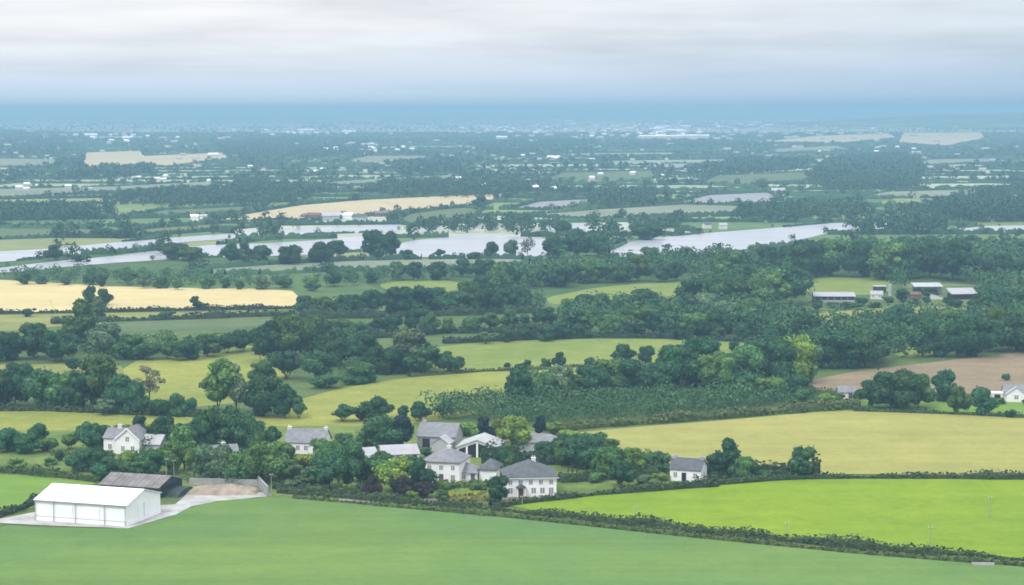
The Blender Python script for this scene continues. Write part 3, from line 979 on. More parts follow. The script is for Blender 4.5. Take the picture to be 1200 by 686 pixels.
for x, y, h, t, k, wd in [(105, 361, 26, 'd', 'round', 16), (123, 358, 21, 'd', 'round', 18), (113, 375, 30, 'p', 'tall', 20), (230, 364, 18, 'd', 'tall', 14), (238, 363, 10, 'd', 'bush', 14), (33, 371, 12, 'd', 'bush', 18), (196, 374, 12, 'd', 'bush', 22)]:
    plant(A, x, y, h, t, k, wd)
A = 'in the broad clump beside the middle pasture'
for x, y, h, t, k, wd in [(318, 424, 48, 'd', 'broad', 56), (345, 424, 56, 'm', 'broad', 60), (376, 416, 40, 'd', 'round', 40), (400, 428, 34, 'd', 'round', 44), (425, 430, 42, 'd', 'broad', 44), (336, 444, 34, 'd', 'bush', 44), (372, 446, 34, 'd', 'round', 44), (420, 449, 26, 'd', 'bush', 48), (386, 455, 22, 'd', 'bush', 40), (478, 436, 50, 'p', 'round', 54), (458, 438, 34, 'd', 'round', 42), (494, 438, 36, 'd', 'round', 44), (522, 437, 30, 'd', 'bush', 40), (441, 438, 32, 'd', 'round', 34), (308, 446, 26, 'm', 'bush', 34)]:
    plant(A, x, y, h, t, k, wd)
A = 'dotted along the foot of the pale pasture'
for x, y, h, t, k, wd in [(402, 494, 20, 'd', 'bush', 36), (441, 494, 30, 'd', 'broad', 38), (472, 491, 16, 'd', 'round', 14), (492, 493, 22, 'd', 'round', 24), (428, 493, 16, 'd', 'bush', 20), (520, 490, 22, 'd', 'bush', 30)]:
    plant(A, x, y, h, t, k, wd)
A = 'dotted across the green middle pasture'
for x, y, h, t, k, wd in [(594, 433, 8, 'd', 'round', 9), (607, 433, 8, 'd', 'bush', 12), (617, 432, 11, 'd', 'round', 12), (640, 431, 12, 'm', 'bush', 16), (656, 431, 18, 'd', 'round', 16), (690, 432, 14, 'd', 'bush', 18), (733, 424, 22, 'd', 'round', 24), (757, 426, 23, 'd', 'round', 20), (722, 424, 14, 'd', 'bush', 18), (840, 412, 14, 'p', 'round', 12), (860, 412, 13, 'd', 'round', 12), (875, 414, 14, 'm', 'round', 14)]:
    plant(A, x, y, h, t, k, wd)
A = 'in the wood behind the young plantation'
for x, y, h, t, k, wd in [(612, 470, 46, 'd', 'tall', 34), (630, 468, 36, 'm', 'round', 32), (652, 466, 36, 'p', 'round', 36), (672, 468, 28, 'd', 'bush', 34), (694, 462, 32, 'd', 'broad', 36), (718, 456, 38, 'm', 'broad', 46), (742, 458, 38, 'd', 'round', 38), (766, 460, 32, 'd', 'broad', 40), (790, 452, 44, 'd', 'round', 42), (814, 448, 52, 'd', 'round', 48), (838, 452, 40, 'm', 'round', 38), (858, 450, 36, 'd', 'round', 36), (880, 448, 46, 'm', 'round', 40), (902, 448, 54, 'd', 'broad', 50), (928, 446, 54, 'l', 'round', 48), (946, 446, 42, 'm', 'round', 30), (780, 428, 18, 'd', 'round', 22), (700, 438, 16, 'd', 'bush', 26), (872, 462, 26, 'd', 'bush', 36), (906, 464, 28, 'm', 'bush', 40), (935, 464, 26, 'd', 'bush', 34)]:
    plant(A, x, y + 3, h * 1.15, t, k, wd * 1.15)
DK = 'dddmm'
belt('in the tree belt above the green pasture', [(560, 402), (640, 399), (720, 394), (800, 396), (860, 398), (900, 400)], 15, 19, DK, ('round', 'bush', 'broad'))
belt('in the long belt right of the golden wheat', [(352, 372), (420, 370), (500, 368), (560, 366), (620, 364)], 14, 30, DK)
belt('in the low belt above the broad clump', [(365, 392), (450, 394), (520, 389), (600, 388), (650, 388)], 13, 23, DK, ('round', 'bush', 'broad'))
belt('in the wood front above the green pasture', [(660, 388), (720, 392), (800, 394), (880, 392), (940, 396)], 12, 31, DK)
belt('in the wood under the clearing', [(650, 371), (700, 368), (760, 370), (830, 374), (890, 378)], 11, 28, 'ddmmp')
belt('in the wood between white water and clearing', [(560, 346), (620, 338), (690, 332), (750, 331), (800, 330)], 13, 27, DK)
belt('in the wood left of the farm sheds', [(812, 358), (850, 362), (890, 360), (930, 356)], 7, 46, DK)
belt('in the scrub below the farm sheds', [(950, 386), (1030, 380), (1100, 377), (1210, 372)], 14, 15, 'dmmpl', ('bush', 'round'))
belt('in the dark wood behind the brown field', [(905, 426), (950, 431), (1000, 430), (1040, 424)], 7, 48, 'ddd')
belt('in the wood above the brown field', [(1075, 420), (1110, 419), (1150, 416), (1215, 410)], 7, 38, 'ddm')
belt('in the wood between farm and dark wood', [(900, 402), (980, 404), (1060, 400), (1140, 396), (1210, 392)], 11, 33, 'ddml')
belt('in the wood behind the farm sheds', [(830, 334), (890, 329), (950, 324), (1060, 326), (1130, 330), (1210, 334)], 14, 40, DK)
belt('right of the bright farm shed', [(1158, 362), (1185, 360), (1212, 358)], 4, 34, 'dmp')
belt('in the wood edge against the white water', [(700, 312), (735, 315), (800, 314), (880, 309), (950, 304), (1040, 296), (1130, 297), (1210, 300)], 18, 21, DK)
belt('between white water and golden wheat', [(20, 332), (80, 333), (170, 337), (250, 338), (340, 339)], 14, 15, 'dmmp', ('round', 'bush', 'broad'))
belt('before the grey green lakeside meadow', [(350, 346), (400, 332), (460, 328), (540, 326), (600, 324)], 10, 20, DK)
A = 'along the shore of the white water'
for x, y, h, t, k, wd in [(64, 305, 18, 'd', 'round', 22), (90, 307, 12, 'd', 'bush', 26), (188, 297, 20, 'd', 'tall', 12), (205, 304, 22, 'd', 'broad', 36), (228, 306, 18, 'm', 'broad', 34), (270, 309, 24, 'd', 'round', 22), (286, 309, 26, 'p', 'round', 20), (304, 309, 24, 'd', 'round', 24), (340, 310, 25, 'd', 'round', 28), (376, 308, 24, 'd', 'round', 28), (398, 303, 22, 'd', 'bush', 30), (440, 303, 36, 'd', 'round', 34), (456, 301, 30, 'd', 'round', 26), (478, 302, 12, 'd', 'bush', 18), (514, 302, 10, 'd', 'bush', 16), (556, 304, 11, 'd', 'bush', 18), (575, 303, 22, 'd', 'round', 16), (598, 303, 22, 'p', 'round', 18), (618, 303, 26, 's', 'sparse', 20), (650, 304, 30, 'd', 'round', 34), (676, 302, 34, 'd', 'broad', 40), (700, 300, 26, 'd', 'broad', 34), (660, 276, 18, 'd', 'round', 24), (758, 281, 22, 'd', 'broad', 40), (562, 244, 16, 'd', 'round', 16)]:
    plant(A, x, y, h, t, k, wd)

A = 'filling the hamlet gardens'
for x, y, h, t, k, wd in [(340, 540, 13, 'm', 'bush', 22), (372, 541, 12, 'm', 'bush', 24), (128, 540, 13, 'm', 'bush', 20), (150, 541, 15, 'l', 'round', 20), (170, 542, 14, 'd', 'bush', 22), (456, 553, 22, 'd', 'round', 22), (480, 553, 20, 'm', 'round', 24), (444, 552, 24, 'm', 'round', 20), (500, 538, 14, 'd', 'bush', 16), (498, 570, 18, 'd', 'round', 18), (526, 574, 9, 'm', 'bush', 18), (560, 575, 10, 'm', 'bush', 20), (262, 552, 26, 'p', 'round', 26), (274, 548, 20, 'd', 'round', 20), (248, 550, 26, 'd', 'round', 24), (20, 548, 14, 'l', 'bush', 26), (60, 545, 10, 'm', 'bush', 20), (70, 541, 13, 'd', 'round', 12), (16, 545, 9, 'p', 'bush', 16), (44, 522, 26, 'd', 'round', 26), (120, 525, 30, 'd', 'round', 32), (140, 520, 24, 'd', 'broad', 30), (140, 560, 24, 'd', 'bush', 34), (158, 562, 22, 'm', 'bush', 34), (118, 560, 20, 'd', 'bush', 28),
                          (212, 535, 42, 'd', 'round', 34), (225, 530, 36, 'm', 'tall', 26), (252, 556, 34, 'm', 'round', 30), (276, 560, 34, 'd', 'round', 34), (296, 558, 36, 'd', 'round', 32), (318, 562, 42, 'd', 'round', 32), (334, 552, 36, 'm', 'round', 30), (308, 540, 40, 'd', 'round', 36), (378, 538, 26, 'm', 'round', 28), (400, 556, 34, 'd', 'round', 34), (425, 564, 30, 'd', 'round', 30),
                          (446, 566, 30, 'm', 'round', 34), (472, 562, 30, 'l', 'round', 36), (494, 552, 22, 'm', 'bush', 30), (430, 527, 22, 'm', 'round', 30), (412, 532, 24, 'd', 'bush', 30), (350, 574, 16, 'm', 'bush', 30), (366, 570, 22, 'd', 'round', 22), (540, 556, 16, 'm', 'bush', 22), (590, 548, 22, 'd', 'round', 24), (598, 560, 30, 'm', 'tall', 18), (580, 560, 18, 'l', 'bush', 24),
                          (530, 585, 10, 'y', 'bush', 26), (556, 583, 10, 'y', 'bush', 26), (640, 540, 26, 'd', 'round', 26), (660, 536, 28, 'd', 'round', 28), (682, 536, 28, 'd', 'round', 30), (718, 548, 28, 'm', 'round', 28), (752, 552, 22, 'l', 'round', 26), (700, 566, 16, 'm', 'bush', 22), (776, 564, 12, 'l', 'bush', 22), (100, 516, 22, 'd', 'round', 22)]:
    plant(A, x, y, h, t, k, wd)

A = 'tucked in front of the farm sheds'
for x, y, h, t, k, wd in [(958, 358, 8, 'd', 'bush', 14), (1010, 358, 12, 'd', 'bush', 18), (1040, 355, 9, 'm', 'bush', 16), (1058, 354, 17, 'd', 'round', 18), (1090, 350, 13, 'd', 'round', 20), (1078, 349, 13, 'd', 'bush', 16), (975, 361, 7, 'd', 'bush', 20), (1000, 361, 8, 'm', 'bush', 22), (990, 363, 10, 'd', 'round', 14), (1120, 361, 11, 'd', 'round', 16), (1142, 362, 12, 'm', 'round', 16), (1026, 361, 8, 'd', 'bush', 16), (958, 364, 10, 'd', 'round', 14), (1072, 357, 10, 'p', 'bush', 18), (1110, 358, 10, 'd', 'bush', 16), (1148, 357, 16, 'd', 'round', 16), (1086, 357, 9, 'd', 'bush', 14)]:
    plant(A, x, y, h, t, k, wd)

ORD = 'first second third fourth fifth sixth seventh eighth ninth tenth eleventh twelfth thirteenth fourteenth fifteenth sixteenth seventeenth eighteenth nineteenth twentieth twenty-first twenty-second twenty-third twenty-fourth twenty-fifth'.split()
seen_labels = {}
for cl_, items in CLUSTERS.items():
    med = float(np.median([i['h'] for i in items]))
    for it in items:
        size = 'tall ' if it['h'] > 1.25 * med else 'small ' if it['h'] < 0.78 * med else ''
        it['look'] = f"{size}{TONE[it['tone']][1]} {SHAPE[it['kind']]} tree"
        if it['kind'] == 'bush':
            it['look'] = f"{size}{TONE[it['tone']][1]} bush"
            it['o'].name = 'bush'
    for look in {i['look'] for i in items}:
        same = sorted((i for i in items if i['look'] == look), key=lambda i: i['px'])
        for n, it in enumerate(same):
            if len(same) == 1:
                lab = f"{look} {cl_}"
            elif n == 0:
                lab = f"leftmost {look} {cl_}"
            elif n == len(same) - 1:
                lab = f"rightmost {look} {cl_}"
            else:
                lab = f"{ORD[n]} {look} from left {cl_}"
            tag(it['o'], lab, 'bush' if it['kind'] == 'bush' else 'tree', 'trees ' + cl_)

# ------------------------------------------------------------------ uncountable greenery


def bulk_trees(px_py_h, nq, seed, leaf, wide=1.0):
    """many small trees as one leaf mass; rows (x, y, height)"""
    r = np.random.default_rng(seed)
    T = np.asarray(px_py_h, float)
    n = len(T)
    nl = 4
    d = r.normal(0, 1, (n, nq, 3))
    d[..., 2] += 0.35
    d /= np.linalg.norm(d, axis=2)[..., None]
    lob = r.integers(0, nl, (n, nq))
    lc = r.uniform(-0.25, 0.25, (n, nl, 3)) * np.array([1.1, 1.1, 0.8])
    lc[:, 0] = 0
    c = np.take_along_axis(lc, lob[..., None], 1)
    wr = r.uniform(0.85, 1.35, (n, 1, 1)) * wide
    pos = (c + d * np.array([0.33, 0.33, 0.32])) * np.concatenate([wr, wr, np.ones_like(wr)], 2)
    pos[..., 2] += 0.5
    pos *= T[:, 2][:, None, None]
    pos[..., 0] += T[:, 0][:, None]
    pos[..., 1] += T[:, 1][:, None]
    size = (r.uniform(0.7, 1.3, (n, nq)) * leaf * T[:, 2][:, None]).ravel()
    return leaf_quads(pos.reshape(-1, 3), d.reshape(-1, 3), size, r)


def scatter_poly(poly, spacing, seed):
    r = np.random.default_rng(seed)
    W = [G(x, y) for x, y in poly]
    x0, x1 = min(p.x for p in W), max(p.x for p in W)
    y0, y1 = min(p.y for p in W), max(p.y for p in W)
    nx, ny = max(1, int((x1 - x0) / spacing)), max(1, int((y1 - y0) / spacing))
    gx, gy = np.meshgrid(np.linspace(x0, x1, nx), np.linspace(y0, y1, ny))
    gx = gx.ravel() + r.uniform(-0.45, 0.45, gx.size) * spacing
    gy = gy.ravel() + r.uniform(-0.45, 0.45, gy.size) * spacing
    k = inside([(p.x, p.y) for p in W], gx, gy)
    return gx[k], gy[k]


mat_wood = wide_foliage_mat('wood_foliage', [(0.3, (0.028, 0.082, 0.038)), (0.5, (0.044, 0.112, 0.045)), (0.72, (0.062, 0.128, 0.055))], 0.03)
mat_far = wide_foliage_mat('far_foliage', [(0.3, (0.022, 0.062, 0.038)), (0.7, (0.042, 0.094, 0.046))], 0.01)
mat_young = wide_foliage_mat('young_foliage', [(0.3, (0.036, 0.096, 0.042)), (0.7, (0.056, 0.126, 0.05))], 0.06)

# young plantation of close-set saplings
pl = [(560, 494), (508, 491), (512, 483), (560, 475), (600, 471), (640, 468), (720, 468), (800, 467), (880, 466), (945, 467), (956, 471), (900, 480), (800, 489), (700, 496), (640, 500)]
gx, gy = scatter_poly(pl, 3.3, 5)
pr_ = np.random.default_rng(8)
hgt = pr_.uniform(3.2, 5.0, len(gx)) + (pr_.random(len(gx)) < 0.16) * pr_.uniform(0.8, 2.6, len(gx))
kk = pr_.random(len(gx)) > 0.05
V, Q = bulk_trees(np.column_stack([gx, gy, hgt])[kk], 150, 6, 0.085, 1.5)
o = link('plantation', mesh_np('plantation', V, Q, mat_young))
tag(o, 'dense young plantation of low dark saplings', 'plantation', kind='stuff')

# undergrowth filling the woods between the separate trees
under = []
for k, (poly, sp_m, h0, h1) in enumerate([
    ([(560, 348), (640, 338), (730, 326), (830, 328), (930, 316), (1060, 326), (1250, 330), (1250, 300), (1100, 294), (1000, 298), (950, 305), (860, 311), (740, 317), (680, 318), (600, 330)], 9, 7, 12),
    ([(640, 392), (660, 372), (720, 366), (800, 360), (930, 366), (950, 394), (860, 398), (740, 394)], 9, 6, 10),
    ([(900, 420), (890, 398), (960, 384), (1080, 380), (1250, 372), (1250, 408), (1090, 416), (1040, 422), (960, 426)], 8, 6, 10),
    ([(350, 372), (360, 364), (450, 362), (560, 356), (640, 358), (640, 366), (500, 372)], 8, 5, 8),
    ([(820, 360), (825, 340), (940, 340), (945, 358)], 8, 8, 12),
    ([(1050, 350), (1040, 330), (1250, 330), (1250, 366), (1150, 362), (1150, 336), (1100, 328), (1060, 336)], 8, 6, 10),
    ([(-60, 474), (-60, 466), (90, 470), (160, 476), (160, 484), (60, 478)], 5, 3, 6),
    ([(300, 422), (300, 410), (420, 400), (450, 420), (520, 428), (520, 436), (440, 436), (400, 440)], 6, 4, 7),
    ([(-60, 424), (-60, 412), (80, 410), (240, 408), (290, 406), (280, 414), (150, 422)], 6, 4, 7),
    ([(610, 468), (640, 456), (720, 450), (820, 440), (900, 440), (945, 444), (940, 458), (800, 460), (700, 464)], 6, 4, 7),
    ([(340, 340), (400, 324), (500, 322), (600, 318), (600, 326), (500, 330), (400, 336)], 8, 4, 7),
    ([(0, 333), (0, 325), (100, 322), (220, 325), (340, 332), (340, 337), (150, 335)], 8, 4, 7),
    ([(200, 570), (230, 560), (330, 562), (335, 572), (300, 572)], 4, 2.5, 4.5),
    ([(120, 536), (150, 548), (210, 548), (330, 540), (330, 525), (210, 524)], 6, 2.5, 4.5),
    ([(385, 582), (400, 560), (440, 556), (500, 560), (500, 575), (440, 584)], 4, 1.5, 3),
    ([(650, 552), (660, 540), (700, 538), (780, 550), (770, 558)], 4, 2, 4),
]):
    gx, gy = scatter_poly(poly, sp_m, 40 + k)
    r = np.random.default_rng(60 + k)
    under.append(np.column_stack([gx, gy, r.uniform(h0, h1, len(gx))]))
under = np.concatenate(under)
px_, py_ = P(under[:, 0], under[:, 1])
ok = np.ones(len(under), bool)
V, Q = bulk_trees(under[ok], 150, 7, 0.085)
o = link('undergrowth', mesh_np('undergrowth', V, Q, mat_wood))
tag(o, 'tangled undergrowth and thicket filling the woods', 'undergrowth', kind='stuff')

# far hedgerows and woods
far = []
rr = random.Random(77)
for a, b, pr in edges:
    if pr < 0.16:
        continue
    a, b = np.array(a), np.array(b)
    L = np.linalg.norm(b - a)
    dist = (a[1] + b[1]) / 2
    step = (11.0 if pr < 0.7 else 8.0) * (1 + max(0, dist - 2000) / 3000)
    big = pr > 0.62
    for i in range(int(L / step)):
        if rr.random() < 0.12:
            continue
        p = a + (b - a) * ((i + rr.random()) / (L / step))
        h = rr.uniform(5, 11) if (big or rr.random() < 0.16) else rr.uniform(2.5, 4.5)
        far.append((p[0] + rr.uniform(-2, 2), p[1] + rr.uniform(-2, 2), h))
# the hedge lines themselves: continuous ragged banks
hv_, hq_ = [], []


def hedge_line(a, b, hmin, hmax, wid):
    L = math.hypot(b[0] - a[0], b[1] - a[1])
    n = max(2, int(L / (1.5 if a[1] < 1800 else 3.5)))
    dx, dy = (b[0] - a[0]) / L, (b[1] - a[1]) / L
    prev = None
    for i in range(n + 1):
        x, y = a[0] + (b[0] - a[0]) * i / n, a[1] + (b[1] - a[1]) * i / n
        pxx, pyy = P(x, y)
        bad = not (-140 < pxx < 1340 and pyy < 330) or rr.random() < 0.02
        if not bad:
            for q in POLYS:
                if q[:, 1].min() - 2 < pyy < q[:, 1].max() + 2 and q[:, 0].min() < pxx < q[:, 0].max() and bool(inside(q, np.array([pxx]), np.array([pyy]))[0]):
                    bad = True
                    break
        if bad:
            prev = None
            continue
        h = rr.uniform(hmin, hmax)
        wd = wid * rr.uniform(0.7, 1.2)
        ox, oy = -dy * wd, dx * wd
        k = len(hv_)
        jx, jy = rr.uniform(-0.8, 0.8), rr.uniform(-0.8, 0.8)
        hv_.extend([(x - ox + jx, y - oy + jy, 0), (x - ox * 0.5 + jx, y - oy * 0.5 + jy, h), (x + ox * 0.5 + jx, y + oy * 0.5 + jy, h * rr.uniform(0.85, 1.1)), (x + ox + jx, y + oy + jy, 0)])
        if prev is not None:
            hq_.extend([(prev, k, k + 1, prev + 1), (prev + 1, k + 1, k + 2, prev + 2), (prev + 2, k + 2, k + 3, prev + 3)])
        prev = k


for a, b, pr in edges:
    if pr > 0.10 and a[1] < 6500:
        hedge_line(a, b, 1.8, 4.2, 1.5)
far = np.array(far)
px_, py_ = P(far[:, 0], far[:, 1])
keep = (px_ > -140) & (px_ < 1340) & (py_ < 352)
town_zone = (((px_ - 800) / 230) ** 2 + ((py_ - 150) / 13) ** 2) < 1
keep &= ~(town_zone & (np.random.default_rng(4).random(len(px_)) < 0.45))
for q in POLYS:
    keep &= ~inside(q, px_, py_)
hp_ = far[:, 2] * 2400 / far[:, 1]
for q in POLYS:
    if q[:, 1].max() < 330:
        top_in = inside(q, px_, py_ - hp_ * 0.7)
        keep &= ~(top_in & (np.random.default_rng(5).random(len(px_)) < 0.7))
far = [far[keep]]
PER = []
for o in [o for o in COL.objects if o.get('kind') == 'structure' and o.name.split('.')[0] in ('field', 'lake')]:
    W = [v.co.copy() for v in o.data.vertices]
    ys = [P(v.x, v.y)[1] for v in W]
    if max(ys) > 342 or 'clearing' in o['label']:
        continue
    lake = o.name.startswith('lake')
    row = []
    for a, b in zip(W, W[1:] + W[:1]):
        L = (b - a).length
        if not lake or rr.random() < 0.22:
            PER.append((a.copy(), b.copy(), lake))
        step = max(3.2, a.y / 420)
        for i in range(int(L / step)):
            if rr.random() < (0.65 if lake else 0.12):
                continue
            p = a.lerp(b, (i + rr.random()) * step / L)
            if rr.random() < 0.72:
                continue
            h = rr.uniform(2, 4) if rr.random() < 0.6 else rr.uniform(4, 8)
            row.append((p.x + rr.uniform(-1.5, 1.5), p.y + rr.uniform(-1.5, 1.5), h))
    row = np.array(row)
    rx, ry = P(row[:, 0], row[:, 1])
    row = row[(rx > -140) & (rx < 1340)]
    if len(row):
        far.append(row)
keep_polys, POLYS = POLYS, []
for a, b, lake in PER:
    if (b - a).length > 0.5:
        hedge_line(a, b, 0.8 if lake else 1.4, 1.8 if lake else 3.4, 1.2)
POLYS = keep_polys
WOODS = [
    [(250, 168), (340, 163), (430, 162), (440, 184), (330, 186), (260, 183)],
    [(452, 196), (480, 191), (535, 190), (545, 204), (470, 208)],
    [(555, 168), (620, 164), (700, 166), (700, 180), (620, 184), (560, 180)],
    [(945, 205), (980, 185), (1060, 180), (1085, 200), (1075, 222), (1000, 228), (955, 222)],
    [(-100, 182), (-100, 158), (0, 152), (75, 156), (85, 180), (0, 184)],
    [(688, 236), (720, 226), (770, 224), (765, 240), (700, 245)],
    [(855, 258), (880, 246), (1010, 241), (1010, 258), (900, 263)],
    [(1060, 258), (1090, 240), (1180, 225), (1300, 205), (1300, 260), (1150, 262)],
    [(700, 277), (740, 262), (800, 260), (800, 270), (760, 276)],
    [(480, 276), (500, 266), (600, 262), (640, 268), (640, 275), (560, 274)],
    [(800, 200), (870, 190), (950, 186), (950, 200), (860, 206)],
    [(-100, 262), (-100, 250), (60, 244), (140, 250), (120, 262)],
    [(120, 240), (150, 230), (300, 222), (380, 226), (360, 238), (220, 244)],
    [(420, 228), (450, 216), (600, 214), (620, 226), (560, 232), (470, 232)],
    [(1080, 150), (1180, 140), (1300, 140), (1300, 155), (1160, 154)],
    [(60, 212), (90, 200), (180, 196), (180, 206), (110, 212)],
    [(985, 268), (1010, 262), (1110, 262), (1110, 276), (1010, 278)],
]
for k, poly in enumerate(WOODS):
    dep = np.mean([G(x, y).y for x, y in poly])
    gx, gy = scatter_poly(poly, max(10, dep / 215), 90 + k)
    r = np.random.default_rng(190 + k)
    far.append(np.column_stack([gx, gy, r.uniform(5, 10, len(gx))]))
far = np.concatenate(far)
far[:, 2] *= np.where(far[:, 1] > 3000, 0.75, 1.0)
near_f = far[far[:, 1] < 2300]
far_f = far[far[:, 1] >= 2300]
V, Q = bulk_trees(near_f, 64, 8, 0.16)
Q = np.concatenate([Q, np.array(hq_) + len(V)])
V = np.concatenate([V, np.array(hv_)])
o = link('distant_hedgerows', mesh_np('distant_hedgerows', V, Q, mat_far))
tag(o, 'dense network of hedgerows beyond the white water', 'hedgerow', kind='stuff')
V, Q = bulk_trees(far_f, 18, 9, 0.34)
o = link('distant_woodland', mesh_np('distant_woodland', V, Q, mat_far))
tag(o, 'blue far off woodland and hedgerows below the skyline', 'woodland', kind='stuff')
print('stuff trees', len(under), len(near_f), len(far_f), 'individual', sum(len(v) for v in CLUSTERS.values()))

# ------------------------------------------------------------------ buildings


def window(root, x, z, wd, ht, face=0.0, axis='y', sign=-1, depth0=0.0):
    """frame + pane set into a wall: axis 'y' = wall facing -y/+y at y = face; axis 'x' = wall facing x at x = face"""
    t = 0.09
    fr = MB()
    d0, d1 = (face - 0.05, face - 0.003) if sign < 0 else (face + 0.003, face + 0.05)

    def bx(mb, u0, u1, z0, z1, e0, e1):
        if axis == 'y':
            mb.box(u0, u1, e0, e1, z0, z1)
        else:
            mb.box(e0, e1, u0, u1, z0, z1)
    bx(fr, x - wd / 2 - t, x - wd / 2, z - t, z + ht + t, d0, d1)
    bx(fr, x + wd / 2, x + wd / 2 + t, z - t, z + ht + t, d0, d1)
    bx(fr, x - wd / 2, x + wd / 2, z + ht, z + ht + t, d0, d1)
    bx(fr, x - wd / 2, x + wd / 2, z - t, z, d0, d1)
    bx(fr, x - 0.03, x + 0.03, z, z + ht, d0, d1)
    f_ = fr.build('window', M['white_paint'], root)
    p = MB()
    e0, e1 = (face - 0.03, face - 0.004) if sign < 0 else (face + 0.004, face + 0.03)
    bx(p, x - wd / 2 + 0.002, x - 0.032, z + 0.002, z + ht - 0.002, e0, e1)
    bx(p, x + 0.032, x + wd / 2 - 0.002, z + 0.002, z + ht - 0.002, e0, e1)
    p.build('pane', M['glass'], f_)
    return f_


def door(root, x, wd=1.0, ht=2.1, face=0.0, mat='slate'):
    d = MB().box(x - wd / 2, x + wd / 2, face - 0.06, face - 0.003, 0, ht).build('door', M[mat], root)
    MB().box(x + wd / 2 - 0.16, x + wd / 2 - 0.1, face - 0.11, face - 0.062, 1.0, 1.1).build('handle', M['grey_metal'], d)
    return d


def chimney(roof, x, y, z, ht=1.1, mat='cream_wall'):
    c = MB().box(x - 0.45, x + 0.45, y - 0.3, y + 0.3, z - 0.9, z + ht)
    c.box(x - 0.52, x + 0.52, y - 0.37, y + 0.37, z + ht + 0.003, z + ht + 0.15)
    for q in (-0.2, 0.2):
        c.tube((x + q, y, z + ht + 0.15), (x + q, y, z + ht + 0.55), 0.11, 0.09)
    return c.build('chimney', M[mat], roof)


def gable_x(root, x0, x1, y0, y1, wh, rh, wall, roof, over=0.3, z0=0.0):
    """gables at both x ends, ridge along x; returns wall and roof"""
    ym = (y0 + y1) / 2
    wl = MB().prism([(y0, z0), (y1, z0), (y1, wh), (ym, wh + rh), (y0, wh)], 'x', x0, x1).build('wall', M[wall], root)
    s = rh / ((y1 - y0) / 2)
    t = 0.16
    e = over * s
    rf = MB().prism([(y0 - over, wh - e + 0.02), (ym, wh + rh + 0.02), (y1 + over, wh - e + 0.02), (y1 + over, wh - e + t), (ym, wh + rh + t + 0.04), (y0 - over, wh - e + t)], 'x', x0 - over * 0.8, x1 + over * 0.8)
    return wl, rf.build('roof', M[roof], root)


def gable_y(root, x0, x1, y0, y1, wh, rh, wall, roof, over=0.3):
    """gables face -y and +y, ridge along y"""
    xm = (x0 + x1) / 2
    wl = MB().prism([(x0, 0), (x1, 0), (x1, wh), (xm, wh + rh), (x0, wh)], 'y', y0, y1).build('wall', M[wall], root)
    s = rh / ((x1 - x0) / 2)
    t = 0.16
    e = over * s
    rf = MB().prism([(x0 - over, wh - e + 0.02), (xm, wh + rh + 0.02), (x1 + over, wh - e + 0.02), (x1 + over, wh - e + t), (xm, wh + rh + t + 0.04), (x0 - over, wh - e + t)], 'y', y0 - over * 0.8, y1 + over * 0.8)
    return wl, rf.build('roof', M[roof], root)


def hip(root, x0, x1, y0, y1, wh, rh, wall, roof, over=0.4, ridge=None):
    wl = MB().box(x0, x1, y0, y1, 0, wh).build('wall', M[wall], root)
    a0, a1, b0, b1 = x0 - over, x1 + over, y0 - over, y1 + over
    ym = (b0 + b1) / 2
    ins = (b1 - b0) / 2 * 0.85 if ridge is None else ((a1 - a0) - ridge) / 2
    ins = min(ins, (a1 - a0) / 2 - 0.1)
    z = wh + 0.003
    vs = [(a0, b0, z), (a1, b0, z), (a1, b1, z), (a0, b1, z), (a0, b0, z + 0.18), (a1, b0, z + 0.18), (a1, b1, z + 0.18), (a0, b1, z + 0.18), (a0 + ins, ym, z + rh), (a1 - ins, ym, z + rh)]
    fs = [(0, 3, 2, 1), (0, 1, 5, 4), (1, 2, 6, 5), (2, 3, 7, 6), (3, 0, 4, 7), (4, 5, 9, 8), (6, 7, 8, 9), (5, 6, 9), (7, 4, 8)]
    return wl, MB().add(vs, fs).build('roof', M[roof], root)


def at(px, py):
    return G(px, py)


# --- big white shed
A_ = G(148, 618)
B_ = G(42, 610.5)
C_ = G(202, 603)
ux = (A_ - B_).normalized()
rz = math.atan2(ux.y, ux.x)
Ls = (A_ - B_).length
uy = Vector((-ux.y, ux.x, 0))
Ws = (C_ - A_).dot(uy)
shed = empty('farm_shed', (B_.x, B_.y, 0), rz)
tag(shed, 'big white metal shed with low pitched roof on the concrete yard', 'shed')
mps = mpp(100, 614)
wh, rh = 25.0 * mps, 1.9
wl = MB().prism([(0, 0), (Ws, 0), (Ws, wh), (Ws / 2, wh + rh), (0, wh)], 'x', 0, Ls).build('wall', M['shed_panel'], shed)
t = 0.12
rf = MB().prism([(-0.25, wh - 0.03), (Ws / 2, wh + rh + 0.03), (Ws + 0.25, wh - 0.03), (Ws + 0.25, wh + t), (Ws / 2, wh + rh + t + 0.06), (-0.25, wh + t)], 'x', -0.3, Ls + 0.3).build('roof', M['white_tin'], shed)
sm = MB()
for k in range(1, 9):
    x = Ls * k / 9
    for s_ in (0, 1):
        ya, yb = (-0.2, Ws / 2) if s_ == 0 else (Ws + 0.2, Ws / 2)
        sm.add([(x - 0.04, ya, wh + t + 0.01), (x + 0.04, ya, wh + t + 0.01), (x + 0.04, yb, wh + rh + t + 0.08), (x - 0.04, yb, wh + rh + t + 0.08)], [(0, 1, 2, 3)])
sm.build('roof_seam', M['shed_panel'], rf, fix=False)
MB().box(-0.2, Ls + 0.2, -0.42, -0.27, wh - 0.1, wh + 0.06).build('gutter', M['grey_metal'], shed)
for x in (0.06, Ls * 0.21, Ls * 0.45, Ls * 0.77, Ls - 0.06):
    MB().tube((x, -0.3, 0), (x, -0.3, wh - 0.1), 0.07, 0.07).build('downpipe', M['grey_metal'], shed)
MB().box(0.02, Ls - 0.02, -0.08, -0.003, 0, 0.95).build('plinth', M['white_paint'], shed)
